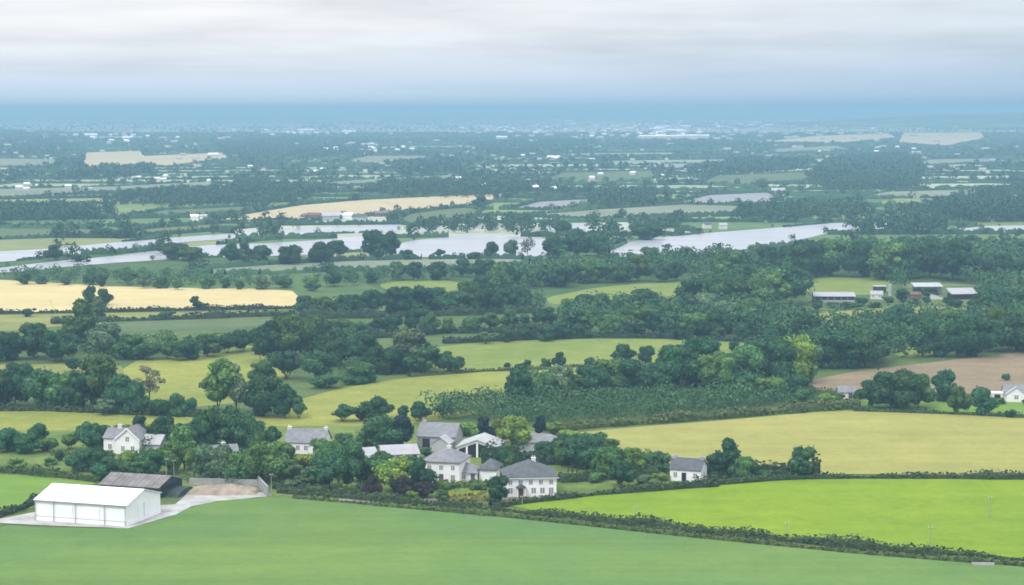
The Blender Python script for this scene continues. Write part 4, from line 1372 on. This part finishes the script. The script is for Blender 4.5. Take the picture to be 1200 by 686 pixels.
MB().box(0.02, Ls - 0.02, -0.1, -0.01, 0.96, 1.04).build('rail', M['grey_metal'], shed)
for x in (Ls * 0.33, Ls * 0.62):
    d = MB().box(x - 1.7, x + 1.7, -0.13, -0.004, 1.05, 3.3).build('sliding_door', M['white_tin'], shed)
MB().box(Ls + 0.003, Ls + 0.08, 0.02, Ws - 0.02, 0, 0.85).build('plinth', M['white_paint'], shed)
gd = MB().box(Ls + 0.003, Ls + 0.1, Ws / 2 - 2.1, Ws / 2 + 2.1, 0.87, 3.7).build('sliding_door', M['shed_gable'], shed)
MB().box(Ls + 0.102, Ls + 0.16, Ws / 2 - 0.03, Ws / 2 + 0.03, 0.9, 3.65).build('handle', M['grey_metal'], gd)

# --- long old shed with a dark open gable
g1 = G(186, 585)
Lo = 13.5
g0 = g1 - ux * Lo
ob = empty('old_shed', (g0.x, g0.y, 0), rz)
tag(ob, 'long low shed with streaked grey roof and dark gable', 'shed')
wl, rf = gable_x(ob, 0, Lo, 0, 10.5, 2.3, 1.5, 'dark_sheet', 'old_tin', 0.35)
st = MB()
sl = 1.5 / 5.25
for k in range(1, 12):
    x = Lo * k / 12
    st.add([(x - 0.1, -0.3, 2.3 - 0.3 * sl + 0.20), (x + 0.1, -0.3, 2.3 - 0.3 * sl + 0.20), (x + 0.1, 5.2, 3.8 + 0.19), (x - 0.1, 5.2, 3.8 + 0.19)], [(0, 1, 2, 3)])
st.build('roof_sheet_lap', M['lap_tin'], rf, fix=False)
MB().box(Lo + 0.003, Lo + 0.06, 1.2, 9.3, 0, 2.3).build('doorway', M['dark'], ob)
lt = MB().prism([(2.0, 0), (10.4, 0), (10.4, 0.5), (8.0, 1.4), (4.0, 1.1)], 'x', Lo + 0.07, Lo + 3.2).build('lean_to', M['dark_sheet'], ob)

# --- silage yard walls and heap
w0, w1, w2 = G(222, 569), G(302, 571), G(314, 583)
yw = MB()


def wall_seg(mb, a, b, h, th=0.35, org=None):
    d = (b - a).normalized()
    n_ = Vector((-d.y, d.x, 0)) * th / 2
    vs = [a - n_, b - n_, b + n_, a + n_]
    vs = [v - org for v in vs]
    mb.add([(v.x, v.y, 0) for v in vs] + [(v.x, v.y, h) for v in vs], [(0, 3, 2, 1), (4, 5, 6, 7), (0, 1, 5, 4), (1, 2, 6, 5), (2, 3, 7, 6), (3, 0, 4, 7)])


wall_seg(yw, w0, w1, 1.6, org=w0)
wall_seg(yw, w1 + Vector((0.2, -0.2, 0)), w2, 2.3, org=w0)
yo = yw.build('yard_wall', M['stone_wall'])
yo.location = w0
tag(yo, 'grey concrete wall round the silage yard', 'wall')
hp0 = G(262, 577)
hn = 26
vs, fs = [], []
r = np.random.default_rng(3)
for j in range(9):
    for i in range(hn):
        u = i / (hn - 1) * 2 - 1
        v = j / 8 * 2 - 1
        hgt = 1.3 * max(0, 1 - u * u) ** 0.6 * max(0, 1 - v * v) ** 0.8 * (1 + 0.25 * math.sin(u * 7) * math.cos(v * 3)) + (r.uniform(0, 0.25) if 0 < j < 8 and 0 < i < hn - 1 else 0)
        vs.append((u * 7.5, v * 4.5, hgt))
for j in range(8):
    for i in range(hn - 1):
        a = j * hn + i
        fs.append((a, a + 1, a + hn + 1, a + hn))
ho_ = MB().add(vs, fs).build('straw_heap', M['straw'], fix=False)
ho_.location = (hp0.x, hp0.y, 0.05)
tag(ho_, 'long beige heap of straw or silage inside the yard wall', 'heap')


def house(name, px, py, label, cat='house', rot=0.0):
    g_ = G(px, py)
    o = empty(name, (g_.x, g_.y, 0), R(rot))
    tag(o, label, cat)
    return o


# --- white hipped house
h_ = house('house', 622, 583, 'two storey white house with grey hipped roof and one chimney', rot=4)
wl, rf = hip(h_, -5.3, 5.3, 0, 9.0, 4.15, 3.0, 'white_wall', 'slate', 0.45, 0.5)
chimney(rf, 0.9, 4.5, 6.8, 0.6)
for x in (-4.2, -2.1, 0, 2.1, 4.2):
    window(h_, x, 2.65, 0.8, 0.95)
for x in (-4.2, 0.6, 2.4, 4.2):
    window(h_, x, 0.8, 0.95, 1.2)
window(h_, 3, 2.75, 0.8, 1.0, -5.3, 'x')
window(h_, 6, 2.75, 0.8, 1.0, -5.3, 'x')
po = MB().box(-2.9, -2.75, -1.5, -1.35, 0, 2.2).box(-1.35, -1.2, -1.5, -1.35, 0, 2.2)
pch = po.build('porch', M['white_paint'], h_)
MB().prism([(-3.1, 2.203), (-1.0, 2.203), (-2.05, 2.9)], 'y', -1.7, -0.01).build('porch_roof', M['slate'], pch)
door(h_, -2.05, 1.0, 2.05, 0.0, 'rust')
MB().box(-5.8, 5.8, -0.55, -0.46, 4.0, 4.11).build('gutter', M['white_paint'], h_)

# --- white house with annex
h_ = house('house', 517, 567, 'white two storey house with grey hipped roof behind dark garden trees', rot=-14)
wl, rf = hip(h_, -4.0, 4.0, 0, 8.5, 4.6, 2.5, 'white_wall', 'pale_slate', 0.4, 2.0)
chimney(rf, 0.6, 4.2, 6.8, 0.6)
for x in (-2.6, 0.0, 2.6):
    window(h_, x, 3.0, 0.8, 1.0)
for x in (-2.6, 2.6):
    window(h_, x, 0.8, 0.9, 1.2)
door(h_, 0.0)
window(h_, 2.5, 3.0, 0.8, 1.0, -4.0, 'x')
window(h_, 5.8, 3.0, 0.8, 1.0, -4.0, 'x')
h_ = house('outhouse', 553, 566, 'low outhouse with two grey hipped roofs beside a white house', 'outhouse', rot=-10)
hip(h_, -4.6, 1.0, 0, 6.0, 2.0, 1.9, 'white_wall', 'pale_slate', 0.35)
hip(h_, 1.3, 5.0, 1.5, 8.5, 2.6, 2.0, 'white_wall', 'slate', 0.35)
window(h_, -1.8, 0.7, 0.9, 1.0)
door(h_, 0.2, 0.9, 1.9)

# --- bungalow
h_ = house('bungalow', 803, 565, 'small white cottage with dark slate roof by the barley field', rot=-20)
wl, rf = gable_x(h_, -3.4, 3.4, 0, 5.4, 2.7, 1.9, 'white_wall', 'slate', 0.25)
chimney(rf, -3.0, 2.7, 4.4, 0.7, 'grey_wall')
chimney(rf, 3.0, 2.7, 4.4, 0.7, 'grey_wall')
window(h_, -2.2, 0.9, 0.8, 1.1)
window(h_, 2.2, 0.9, 0.8, 1.1)
window(h_, 2.7, 0.9, 0.8, 1.1, 3.4, 'x', 1)
door(h_, -0.3, 1.0, 2.0, 0.0, 'dark')

# --- white gabled house
h_ = house('house', 148, 533, 'white gabled house with pale bargeboards and grey slate roof among trees', rot=-12)
wl, rf = gable_x(h_, -6.0, 0.0, 1.0, 7.5, 3.6, 1.8, 'white_wall', 'pale_slate', 0.3)
wl2, rf2 = gable_y(h_, -2.6, 3.2, 0, 7.6, 3.6, 2.5, 'white_wall', 'pale_slate', 0.35)
bb = MB()
for s_ in (-1, 1):
    xm = 0.3
    xe = xm + s_ * 3.25
    bb.add([(xm, -0.34, 6.3), (xe, -0.34, 3.5), (xe, -0.34, 3.15), (xm, -0.34, 5.9), (xm, -0.29, 6.3), (xe, -0.29, 3.5), (xe, -0.29, 3.15), (xm, -0.29, 5.9)],
           [(0, 1, 2, 3), (4, 7, 6, 5), (0, 4, 5, 1), (3, 2, 6, 7), (1, 5, 6, 2), (0, 3, 7, 4)])
bb.build('bargeboard', M['white_paint'], rf2)
wl3, rf3 = gable_x(h_, 3.203, 7.6, 1.6, 7.2, 2.4, 1.7, 'grey_wall', 'tin', 0.3)
window(h_, 0.3, 3.1, 0.9, 1.1)
window(h_, -0.8, 0.8, 0.9, 1.2)
window(h_, 1.6, 0.8, 0.9, 1.2)
window(h_, -4.4, 1.0, 0.9, 1.2, 1.0)
chimney(rf, -3.2, 4.2, 5.4, 0.7)

# --- long white cottage with porch gable
h_ = house('cottage', 357, 533, 'long white cottage with pale slate roof and small porch gable', rot=-8)
wl, rf = gable_x(h_, -4.7, 4.7, 0, 6.8, 2.9, 2.5, 'white_wall', 'pale_slate', 0.3)
chimney(rf, 4.3, 3.4, 5.3, 0.5)
chimney(rf, -4.3, 3.4, 5.3, 0.5)
gable_y(h_, 1.4, 4.0, -1.5, -0.01, 2.2, 1.2, 'white_wall', 'pale_slate', 0.2)
for x in (-3.5, -1.6, 0.3):
    window(h_, x, 1.0, 0.9, 1.1)
window(h_, 2.7, 0.9, 0.8, 1.1, -1.5)

# --- hidden house behind the yard trees
h_ = house('house', 262, 548, 'grey roofed house almost hidden by pale trees', rot=20)
wl, rf = gable_x(h_, -3.6, 3.6, 0, 6, 2.6, 1.9, 'cream_wall', 'pale_slate', 0.3)
chimney(rf, 0.6, 3.0, 4.3, 0.7)
window(h_, -2, 1.2, 0.9, 1.1)
window(h_, 2, 1.2, 0.9, 1.1)

# --- grey farm buildings
h_ = house('barn', 430, 549, 'small grey tin roofed barn with dark door opening', 'barn', rot=24)
wl, rf = gable_x(h_, -2.9, 2.7, 0, 5.2, 2.5, 1.6, 'grey_wall', 'tin', 0.3)
MB().box(-2.2, -0.7, -0.05, -0.003, 0.6, 2.0).build('door', M['dark'], h_)
h_ = house('barn', 470, 545, 'low grey barn with pale pitched roof and white posts', 'barn', rot=14)
wl, rf = gable_x(h_, -4.1, 4.1, 0, 7, 2.4, 1.5, 'grey_wall', 'pale_tin', 0.3)
for x in (-2.7, 0.0, 2.7):
    d = MB().box(x - 0.8, x + 0.8, -0.06, -0.003, 0.1, 2.1).build('door', M['dark_sheet'], h_)
for x in (-4.0, -1.35, 1.35, 4.0):
    MB().box(x - 0.12, x + 0.12, -0.14, -0.004, 0, 2.4).build('post', M['white_paint'], h_)

h_ = house('barn', 509, 527, 'large stone barn with broad dull slate roof', 'barn', rot=-12)
wl, rf = gable_x(h_, -4.6, 4.6, 2.0, 9.5, 2.8, 2.6, 'grey_wall', 'pale_slate', 0.3)
chimney(rf, -3.8, 5.7, 5.2, 0.6, 'grey_wall')
wl, rf = gable_y(h_, 0.2, 4.2, -3.2, 1.6, 2.0, 1.4, 'grey_wall', 'tin', 0.3)
MB().box(-3.4, -1.6, 1.94, 1.997, 0, 2.2).build('door', M['dark'], h_)
h_ = house('barn', 559, 537, 'open fronted barn with pale low roof and four dark bays', 'barn', rot=-9)
gw = 4.7
wh_, rh_ = 2.3, 1.7
MB().prism([(-gw, 0), (gw, 0), (gw, wh_), (0, wh_ + rh_), (-gw, wh_)], 'y', 0.4, 10).build('wall', M['grey_wall'], h_)
s = rh_ / gw
MB().prism([(-gw - 0.3, wh_ - 0.08), (0, wh_ + rh_ + 0.03), (gw + 0.3, wh_ - 0.08), (gw + 0.3, wh_ + 0.22), (0, wh_ + rh_ + 0.33), (-gw - 0.3, wh_ + 0.22)], 'y', -0.3, 10.3).build('roof', M['tin'], h_)
xs = [-gw + 0.15, -2.4, 0.0, 2.4, gw - 0.15]
for a, b in zip(xs, xs[1:]):
    ta, tb_ = wh_ + rh_ * (1 - abs(a) / gw) - 0.5, wh_ + rh_ * (1 - abs(b) / gw) - 0.5
    MB().prism([(a + 0.28, 0.1), (b - 0.28, 0.1), (b - 0.28, tb_), (a + 0.28, ta)], 'y', 0.3, 0.396).build('bay_shade_panel', M['dark'], h_)  # solid dark panel, the shade inside the bay put into its colour
for x in xs:
    MB().box(x - 0.2, x + 0.2, 0.05, 0.29, 0, wh_ + rh_ * (1 - abs(x) / gw) - 0.2).build('post', M['white_paint'], h_)
MB().prism([(-gw, wh_ - 0.5), (0, wh_ + rh_ - 0.5), (gw, wh_ - 0.5), (gw, wh_ - 0.1), (0, wh_ + rh_ - 0.05), (-gw, wh_ - 0.1)], 'y', 0.0, 0.28).build('fascia', M['white_paint'], h_)
h_ = house('barn', 632, 531, 'grey hip roofed shed half hidden by the tall clipped hedge', 'barn', rot=-10)
hip(h_, -4.6, 4.2, 0, 7, 2.3, 1.7, 'grey_wall', 'pale_slate', 0.3, 4.5)

# --- right edge house and neighbour
h_ = house('house', 1192, 471, 'white house with white gable front at the right edge', rot=-8)
wl, rf = gable_x(h_, -3.4, 7.0, 0.5, 7, 2.2, 1.9, 'white_wall', 'pale_slate', 0.3)
wl2, rf2 = gable_y(h_, -3.0, 2.2, -1.6, 0.45, 2.2, 1.9, 'white_wall', 'tin', 0.3)
chimney(rf, 4.8, 3.7, 4.2, 0.5)
window(h_, -0.4, 0.9, 1.1, 1.1, -1.6)
window(h_, 4.4, 0.9, 1.1, 1.1, 0.5)
gx_ = MB().box(-6.8, -3.6, 1.0, 4.6, 0, 2.2).build('garage', M['cream_wall'], h_)
MB().box(-6.0, -4.4, 0.95, 0.997, 0, 1.8).build('door', M['dark'], gx_)
h_ = house('cottage', 993, 468, 'low grey cottage at the foot of the brown field', rot=-6)
wl, rf = gable_x(h_, -2.5, 2.3, 0, 4.5, 1.9, 1.3, 'cream_wall', 'pale_slate', 0.25)
window(h_, -1.4, 0.8, 0.9, 1.0)
door(h_, 0.8)

# --- farm sheds in the wood
h_ = house('cattle_shed', 978, 355, 'long open sided cattle shed with pale roof', 'shed', rot=-2)
MB().prism([(0.5, 0), (9, 0), (9, 3.2), (5, 4.6), (0.5, 3.2)], 'x', -9, 9).build('wall', M['dark_sheet'], h_)  # solid block, its dark colour stands in for shade under the open side
MB().prism([(-0.2, 3.05), (5, 4.65), (9.4, 3.05), (9.4, 3.25), (5, 4.9), (-0.2, 3.25)], 'x', -9.4, 9.4).build('roof', M['pale_tin'], h_)
MB().box(-9, 9, 0.2, 0.45, 0, 1.3).build('feed_wall', M['concrete'], h_)
for k in range(7):
    x = -8.8 + k * 17.6 / 6
    MB().box(x - 0.12, x + 0.12, 0.05, 0.19, 0, 3.1).build('post', M['grey_metal'], h_)
h_ = house('farmhouse', 1027, 351, 'small cream farmhouse between the farm sheds', rot=-14)
wl, rf = gable_x(h_, -2.7, 2.7, 0, 5.0, 2.5, 1.5, 'cream_wall', 'pale_tin', 0.25)
window(h_, -1.5, 1.0, 0.9, 1.1)
window(h_, 1.5, 1.0, 0.9, 1.1)
h_ = house('silo', 1043, 347, 'slim pale grain tower between the farm sheds', 'silo')
MB().tube((0, 0, 0), (0, 0, 5.8), 0.75, 0.75, 18).build('body', M['grey_wall'], h_)
MB().tube((0, 0, 5.803), (0, 0, 6.4), 0.8, 0.2, 18).build('cap', M['grey_metal'], h_)
MB().box(0.8, 0.9, -0.25, 0.25, 0.3, 5.6).build('ladder', M['grey_metal'], h_)
h_ = house('open_shed', 1034, 343, 'narrow flat roofed shed beside the grain tower', 'shed')
MB().box(-3.6, 1.8, 0, 5, 0, 3.0).build('wall', M['dark_sheet'], h_)
MB().box(-3.9, 2.1, -0.3, 5.3, 3.003, 3.4).build('roof', M['tin'], h_)
h_ = house('cattle_shed', 1088, 346, 'cattle shed with long thin pale roof in front of dark wood', 'shed', rot=1)
MB().box(-6.2, 6.2, 0, 7, 0, 4.2).build('wall', M['old_tin'], h_)
MB().prism([(-0.4, 4.203), (7.4, 5.6), (7.4, 5.85), (-0.4, 4.5)], 'x', -6.8, 6.8).build('roof', M['tin'], h_)
h_ = house('cattle_shed', 1130, 351, 'shed with bright tilted roof and dark open front', 'shed', rot=8)
MB().box(-5.8, 5.8, 0, 6.5, 0, 2.6).build('wall', M['dark'], h_)  # solid block painted near-black as the shade of the open front
MB().prism([(-0.6, 2.603), (7, 5.0), (7, 5.25), (-0.6, 2.9)], 'x', -6.3, 6.3).build('roof', M['pale_tin'], h_)
h_ = house('lean_shed', 1099, 351, 'low pale lean to shed beside the bright roofed shed', 'shed', rot=10)
MB().prism([(-3.0, 0), (2.6, 0), (2.6, 1.0), (-3.0, 2.8)], 'y', 0, 5).build('wall', M['cream_wall'], h_)
MB().prism([(-3.3, 2.903), (2.9, 0.93), (2.9, 1.13), (-3.3, 3.1)], 'y', -0.2, 5.2).build('roof', M['tin'], h_)
h_ = house('barn', 1072, 350, 'rust red barn under the long pale roof', 'barn')
wl, rf = gable_x(h_, -3, 3, 0, 4.5, 2.0, 1.1, 'rust', 'rust', 0.2)

for o in [o for o in COL.objects if o.type == 'EMPTY' and o.get('category') in ('shed', 'silo', 'house', 'barn') and 940 < P(o.location.x, o.location.y)[0] < 1160 and 335 < P(o.location.x, o.location.y)[1] < 360]:
    o.scale = (0.92, 0.92, 0.82)

# --- farmyard at the golden far field
for k, (x, y, wd, dp, hh, wal, rof, lab) in enumerate([
    (366, 257, 18, 9, 4, 'rust', 'rust', 'far rust red barn at the near edge of the golden field'),
    (388, 259, 20, 12, 5, 'grey_wall', 'tin', 'far grey barn with silver roof below the golden field'),
    (406, 257, 14, 10, 4, 'white_wall', 'white_tin', 'far white barn in the yard below the golden field'),
    (420, 259, 16, 9, 4, 'grey_wall', 'slate', 'far slate roofed barn in the yard below the golden field'),
    (450, 254, 22, 8, 3.5, 'rust', 'old_tin', 'far brown roofed shed at the right of the golden field yard'),
    (228, 259, 9, 7, 4.5, 'white_wall', 'white_tin', 'far white cottage left of two at the golden field tip'),
    (238, 259, 8, 7, 4.5, 'white_wall', 'tin', 'far white cottage right of two at the golden field tip'),
    (692, 270, 9, 7, 4.5, 'white_wall', 'slate', 'far white cottage by the curved water'),
    (830, 268, 8, 7, 4, 'cream_wall', 'slate', 'pale lakeside house left of two above the curved water'),
    (848, 269, 8, 6, 4, 'cream_wall', 'tin', 'pale lakeside house right of two above the curved water'),
    (1190, 236, 14, 9, 5, 'white_wall', 'tin', 'white far farmhouse at the right edge'),
    (1186, 229, 20, 10, 5, 'cream_wall', 'rust', 'cream far barn behind the right edge farmhouse'),
    (536, 213, 14, 9, 5, 'white_wall', 'white_tin', 'bright white far house below the dark wood'),
    (568, 222, 14, 9, 6, 'white_wall', 'white_tin', 'lone white far house beyond the golden field'),
    (912, 228, 20, 12, 5, 'grey_wall', 'tin', 'pale far barn beside the lilac field'),
]):
    h_ = house('far_house' if wd < 13 else 'far_barn', x, y, lab, 'house' if wd < 13 else 'barn', rot=(k * 37) % 50 - 25)
    q_ = 0.62
    wd, dp, hh = wd * q_, dp * q_, hh * 0.72
    gable_x(h_, -wd / 2, wd / 2, 0, dp, hh, dp * 0.28, wal, rof, 0.3)

# --- the distant town: every building its own object
townm = {}
for nm, c in (('town_white', (0.82, 0.82, 0.82)), ('town_cream', (0.66, 0.62, 0.55)), ('town_grey', (0.48, 0.48, 0.5))):
    townm[nm] = surface(nm, mul(c, 0.62), 0.05, 0.1)
troof = {nm: M[nm] for nm in ('slate', 'pale_slate', 'tin', 'white_tin', 'brick')}


def town_mesh(wd, dp, hh, rh, wal, rof):
    me = bpy.data.meshes.new('town_building')
    y0, y1, ym = -dp / 2, dp / 2, 0
    x0, x1 = -wd / 2, wd / 2
    ov = 0.5
    vs = [(x0, y0, -0.2), (x1, y0, -0.2), (x1, y1, -0.2), (x0, y1, -0.2), (x0, y0, hh), (x1, y0, hh), (x1, y1, hh), (x0, y1, hh), (x0, ym, hh + rh), (x1, ym, hh + rh)]
    fs = [(0, 1, 5, 4), (1, 2, 6, 9, 5), (2, 3, 7, 6), (3, 0, 4, 8, 7)]
    k = len(fs)
    b = len(vs)
    e = ov * rh / (dp / 2)
    vs += [(x0 - ov, y0 - ov, hh - e + 0.1), (x1 + ov, y0 - ov, hh - e + 0.1), (x1 + ov, ym, hh + rh + 0.1), (x0 - ov, ym, hh + rh + 0.1), (x0 - ov, y1 + ov, hh - e + 0.1), (x1 + ov, y1 + ov, hh - e + 0.1)]
    fs += [(b, b + 1, b + 2, b + 3), (b + 3, b + 2, b + 5, b + 4)]
    # a band of windows, proud of the front wall
    nw = max(2, int(wd / 4))
    for i in range(nw if wd < 25 else 0):
        cx_ = x0 + wd * (i + 0.5) / nw
        q = len(vs)
        vs += [(cx_ - 0.6, y0 - 0.05, hh * 0.4), (cx_ + 0.6, y0 - 0.05, hh * 0.4), (cx_ + 0.6, y0 - 0.05, hh * 0.75), (cx_ - 0.6, y0 - 0.05, hh * 0.75)]
        fs.append((q, q + 1, q + 2, q + 3))
    me.from_pydata(vs, [], fs)
    me.materials.append(wal)
    me.materials.append(rof)
    me.materials.append(M['glass'])
    for i, p in enumerate(me.polygons):
        p.material_index = 0 if i < k else (1 if i < k + 2 else 2)
    me.update()
    return me


variants = {'small': [], 'large': []}
vr = random.Random(5)
for k in range(12):
    variants['small'].append(town_mesh(vr.uniform(9, 17), vr.uniform(7, 10), vr.uniform(4.5, 6.5), vr.uniform(2, 3), vr.choice([townm['town_white']] * 3 + [townm['town_cream']]), vr.choice([troof['pale_slate'], troof['tin'], troof['slate'], troof['white_tin'], troof['brick']])))
for k in range(8):
    variants['large'].append(town_mesh(vr.uniform(26, 60), vr.uniform(16, 26), vr.uniform(5, 8), vr.uniform(2, 4), vr.choice([townm['town_white'], townm['town_white'], townm['town_grey']]), vr.choice([troof['tin'], troof['white_tin'], troof['white_tin']])))
TOWN = [
    # centre x, y, spread x, spread y, small, large, label, group phrase
    (780, 148, 110, 8, 85, 12, 'pale house in the main distant town', 'houses of the main distant town'),
    (760, 158, 60, 4, 24, 5, 'pale house at the near edge of the main town', 'houses at the near edge of the main town'),
    (930, 146, 60, 6, 40, 4, 'pale house on the right side of the distant town', 'houses on the right of the town'),
    (600, 153, 70, 5, 22, 3, 'pale house in the far centre village', 'houses of the far centre village'),
    (640, 188, 60, 3, 8, 0, 'pale house below the far centre wood', 'houses below the far centre wood'),
    (130, 162, 45, 5, 22, 1, 'pale house in the far left village', 'houses of the far left village'),
    (340, 157, 60, 4, 16, 2, 'pale house above the long far wood', 'houses above the long far wood'),
    (440, 176, 60, 4, 14, 1, 'pale house beside the far middle fields', 'houses beside the far middle fields'),
    (20, 220, 40, 3, 9, 0, 'pale house in the hamlet on the far left', 'houses of the far left hamlet'),
    (190, 211, 60, 3, 9, 0, 'pale house along the far left lane', 'houses along the far left lane'),
    (620, 221, 50, 4, 7, 0, 'pale house around the far middle crossroads', 'houses at the far middle crossroads'),
    (720, 208, 80, 6, 6, 0, 'pale house scattered below the main town', 'houses scattered below the main town'),
    (1000, 176, 90, 6, 9, 0, 'pale house scattered under the far hill', 'houses scattered under the hill'),
    (1120, 150, 60, 6, 8, 0, 'pale house on the slope foot at far right', 'houses at the hill foot'),
    (340, 204, 80, 8, 8, 0, 'pale house among far left hedgerows', 'houses among the far left hedgerows'),
]
tr_ = random.Random(9)
for cx_, cy_, sx_, sy_, ns, nl, lab, grp in TOWN:
    for k in range(ns + nl):
        big = k >= ns
        g_ = G(cx_ + tr_.gauss(0, 0.6) * sx_, max(136, cy_ + tr_.gauss(0, 0.55) * sy_))
        o = link('town_warehouse' if big else 'town_house', tr_.choice(variants['large' if big else 'small']))
        o.location = (g_.x, g_.y, 0.0)
        o.rotation_euler = (0, 0, R(tr_.uniform(-35, 35)))
        q_ = min(1.0, max(0.42, g_.y / 6500))
        o.scale = (q_, q_, min(1, q_ * 1.2))
        tag(o, lab.replace('pale house', 'long pale warehouse') if big else lab, 'warehouse' if big else 'house', grp.replace('houses', 'warehouses') if big else grp)
# the very many more roofs beyond those: far too small and too many to count
rv, rf_ = [], []
rr2 = random.Random(21)
for k in range(420):
    if k < 230:
        x, y = rr2.gauss(790, 130), rr2.gauss(150, 8)
    else:
        x, y = rr2.uniform(-60, 1260), rr2.uniform(138, 205)
    g_ = G(x, max(137, y))
    q_ = min(1.0, max(0.45, g_.y / 6000))
    wd, dp, hh, rh = rr2.uniform(9, 24) * q_, rr2.uniform(6, 11) * q_, rr2.uniform(4, 6) * q_, 2.4 * q_
    t = R(rr2.uniform(-40, 40))
    b = len(rv)
    for px__, py__, pz__ in [(-wd / 2, -dp / 2, 0), (wd / 2, -dp / 2, 0), (wd / 2, dp / 2, 0), (-wd / 2, dp / 2, 0), (-wd / 2, -dp / 2, hh), (wd / 2, -dp / 2, hh), (wd / 2, dp / 2, hh), (-wd / 2, dp / 2, hh), (-wd / 2, 0, hh + rh), (wd / 2, 0, hh + rh)]:
        rv.append((g_.x + px__ * math.cos(t) - py__ * math.sin(t), g_.y + px__ * math.sin(t) + py__ * math.cos(t), pz__))
    rf_ += [(b, b + 1, b + 5, b + 4), (b + 1, b + 2, b + 6, b + 9, b + 5), (b + 2, b + 3, b + 7, b + 6), (b + 3, b, b + 4, b + 8, b + 7), (b + 4, b + 5, b + 9, b + 8), (b + 6, b + 7, b + 8, b + 9)]
o = MB().add(rv, rf_).build('distant_rooftops', townm['town_cream'], fix=False)
tag(o, 'scatter of tiny pale roofs across the hazy far plain', 'rooftops', kind='stuff')
for x, y, wd, lab in ((772, 164, 100, 'longest bright white warehouse in front of the town'), (812, 163, 80, 'bright white warehouse right of the longest one'), (778, 151, 60, 'white roofed factory behind the longest warehouse'), (588, 163, 28, 'cream far warehouse in front of the centre village'),
                      (650, 188, 22, 'pale pinkish warehouse below the far centre wood'), (250, 184, 16, 'pale yellow far barn beside the straw field')):
    o = link('town_warehouse', town_mesh(wd, min(40, wd * 0.5), min(9, 3 + wd * 0.07), 2.5, townm['town_white'], troof['white_tin']))
    g_ = G(x, y)
    o.location = (g_.x, g_.y, 0)
    tag(o, lab, 'warehouse')

# ------------------------------------------------------------------ poles and small things
for x, y, h, lab in ((1160, 608, 27, 'pale utility pole at the right in the lime field'), (1090, 640, 24, 'pale utility pole in the lime field by the boundary hedge'), (922, 628, 17, 'short pale utility pole at the lime field foot'),
                     (66, 369, 18, 'leaning pole against the golden wheat'), (195, 562, 26, 'grey utility pole behind the old shed'), (204, 562, 24, 'second slimmer grey pole behind the old shed'), (612, 594, 14, 'short grey pole below the white hipped house'), (318, 584, 30, 'grey pole at the corner of the yard wall'), (745, 606, 14, 'short grey pole near the lime field tip')):
    s = mpp(x, y)
    hh = h * s
    g_ = G(x, y)
    o = empty('utility_pole', (g_.x, g_.y, 0), R(20))
    tag(o, lab, 'pole', 'utility poles')
    if 'leaning' in lab:
        o.rotation_euler = (0, R(-22), 0)
    MB().tube((0, 0, -0.2), (0, 0, hh), 0.09, 0.05, 8).build('pole', M['timber'], o)
    MB().box(-0.4, 0.4, -0.05, 0.05, hh - 0.45, hh - 0.33).build('crossarm', M['timber'], o)
    MB().tube((-0.33, 0, hh - 0.33), (-0.33, 0, hh - 0.15), 0.05, 0.04, 6).build('insulator', M['white_paint'], o)
    MB().tube((0.33, 0, hh - 0.33), (0.33, 0, hh - 0.15), 0.05, 0.04, 6).build('insulator', M['white_paint'], o)
g_ = G(1152, 663)
tr2 = empty('water_trough', (g_.x, g_.y, 0), R(-6))
tag(tr2, 'long pale trough beside the near hedge', 'trough')
MB().box(-1.8, 1.8, -0.35, 0.35, 0.0, 0.12).box(-1.8, 1.8, -0.45, -0.352, 0, 0.5).box(-1.8, 1.8, 0.352, 0.45, 0, 0.5).box(-1.9, -1.802, -0.45, 0.45, 0, 0.5).box(1.802, 1.9, -0.45, 0.45, 0, 0.5).build('basin', M['concrete'], tr2)
MB().box(-1.75, 1.75, -0.34, 0.34, 0.121, 0.4).build('trough_water', M['glass'], tr2)

# ------------------------------------------------------------------ render settings
vs_ = scene.view_settings
vs_.view_transform = 'Standard'
vs_.look = 'None'
vs_.exposure = 0.0
vs_.gamma = 1.0
vs_.use_curve_mapping = False
cy = scene.cycles
cy.use_denoising = True
cy.max_bounces = 4
cy.diffuse_bounces = 2
cy.glossy_bounces = 2
cy.transmission_bounces = 2
cy.volume_bounces = 0
cy.transparent_max_bounces = 8
cy.filter_width = 1.7
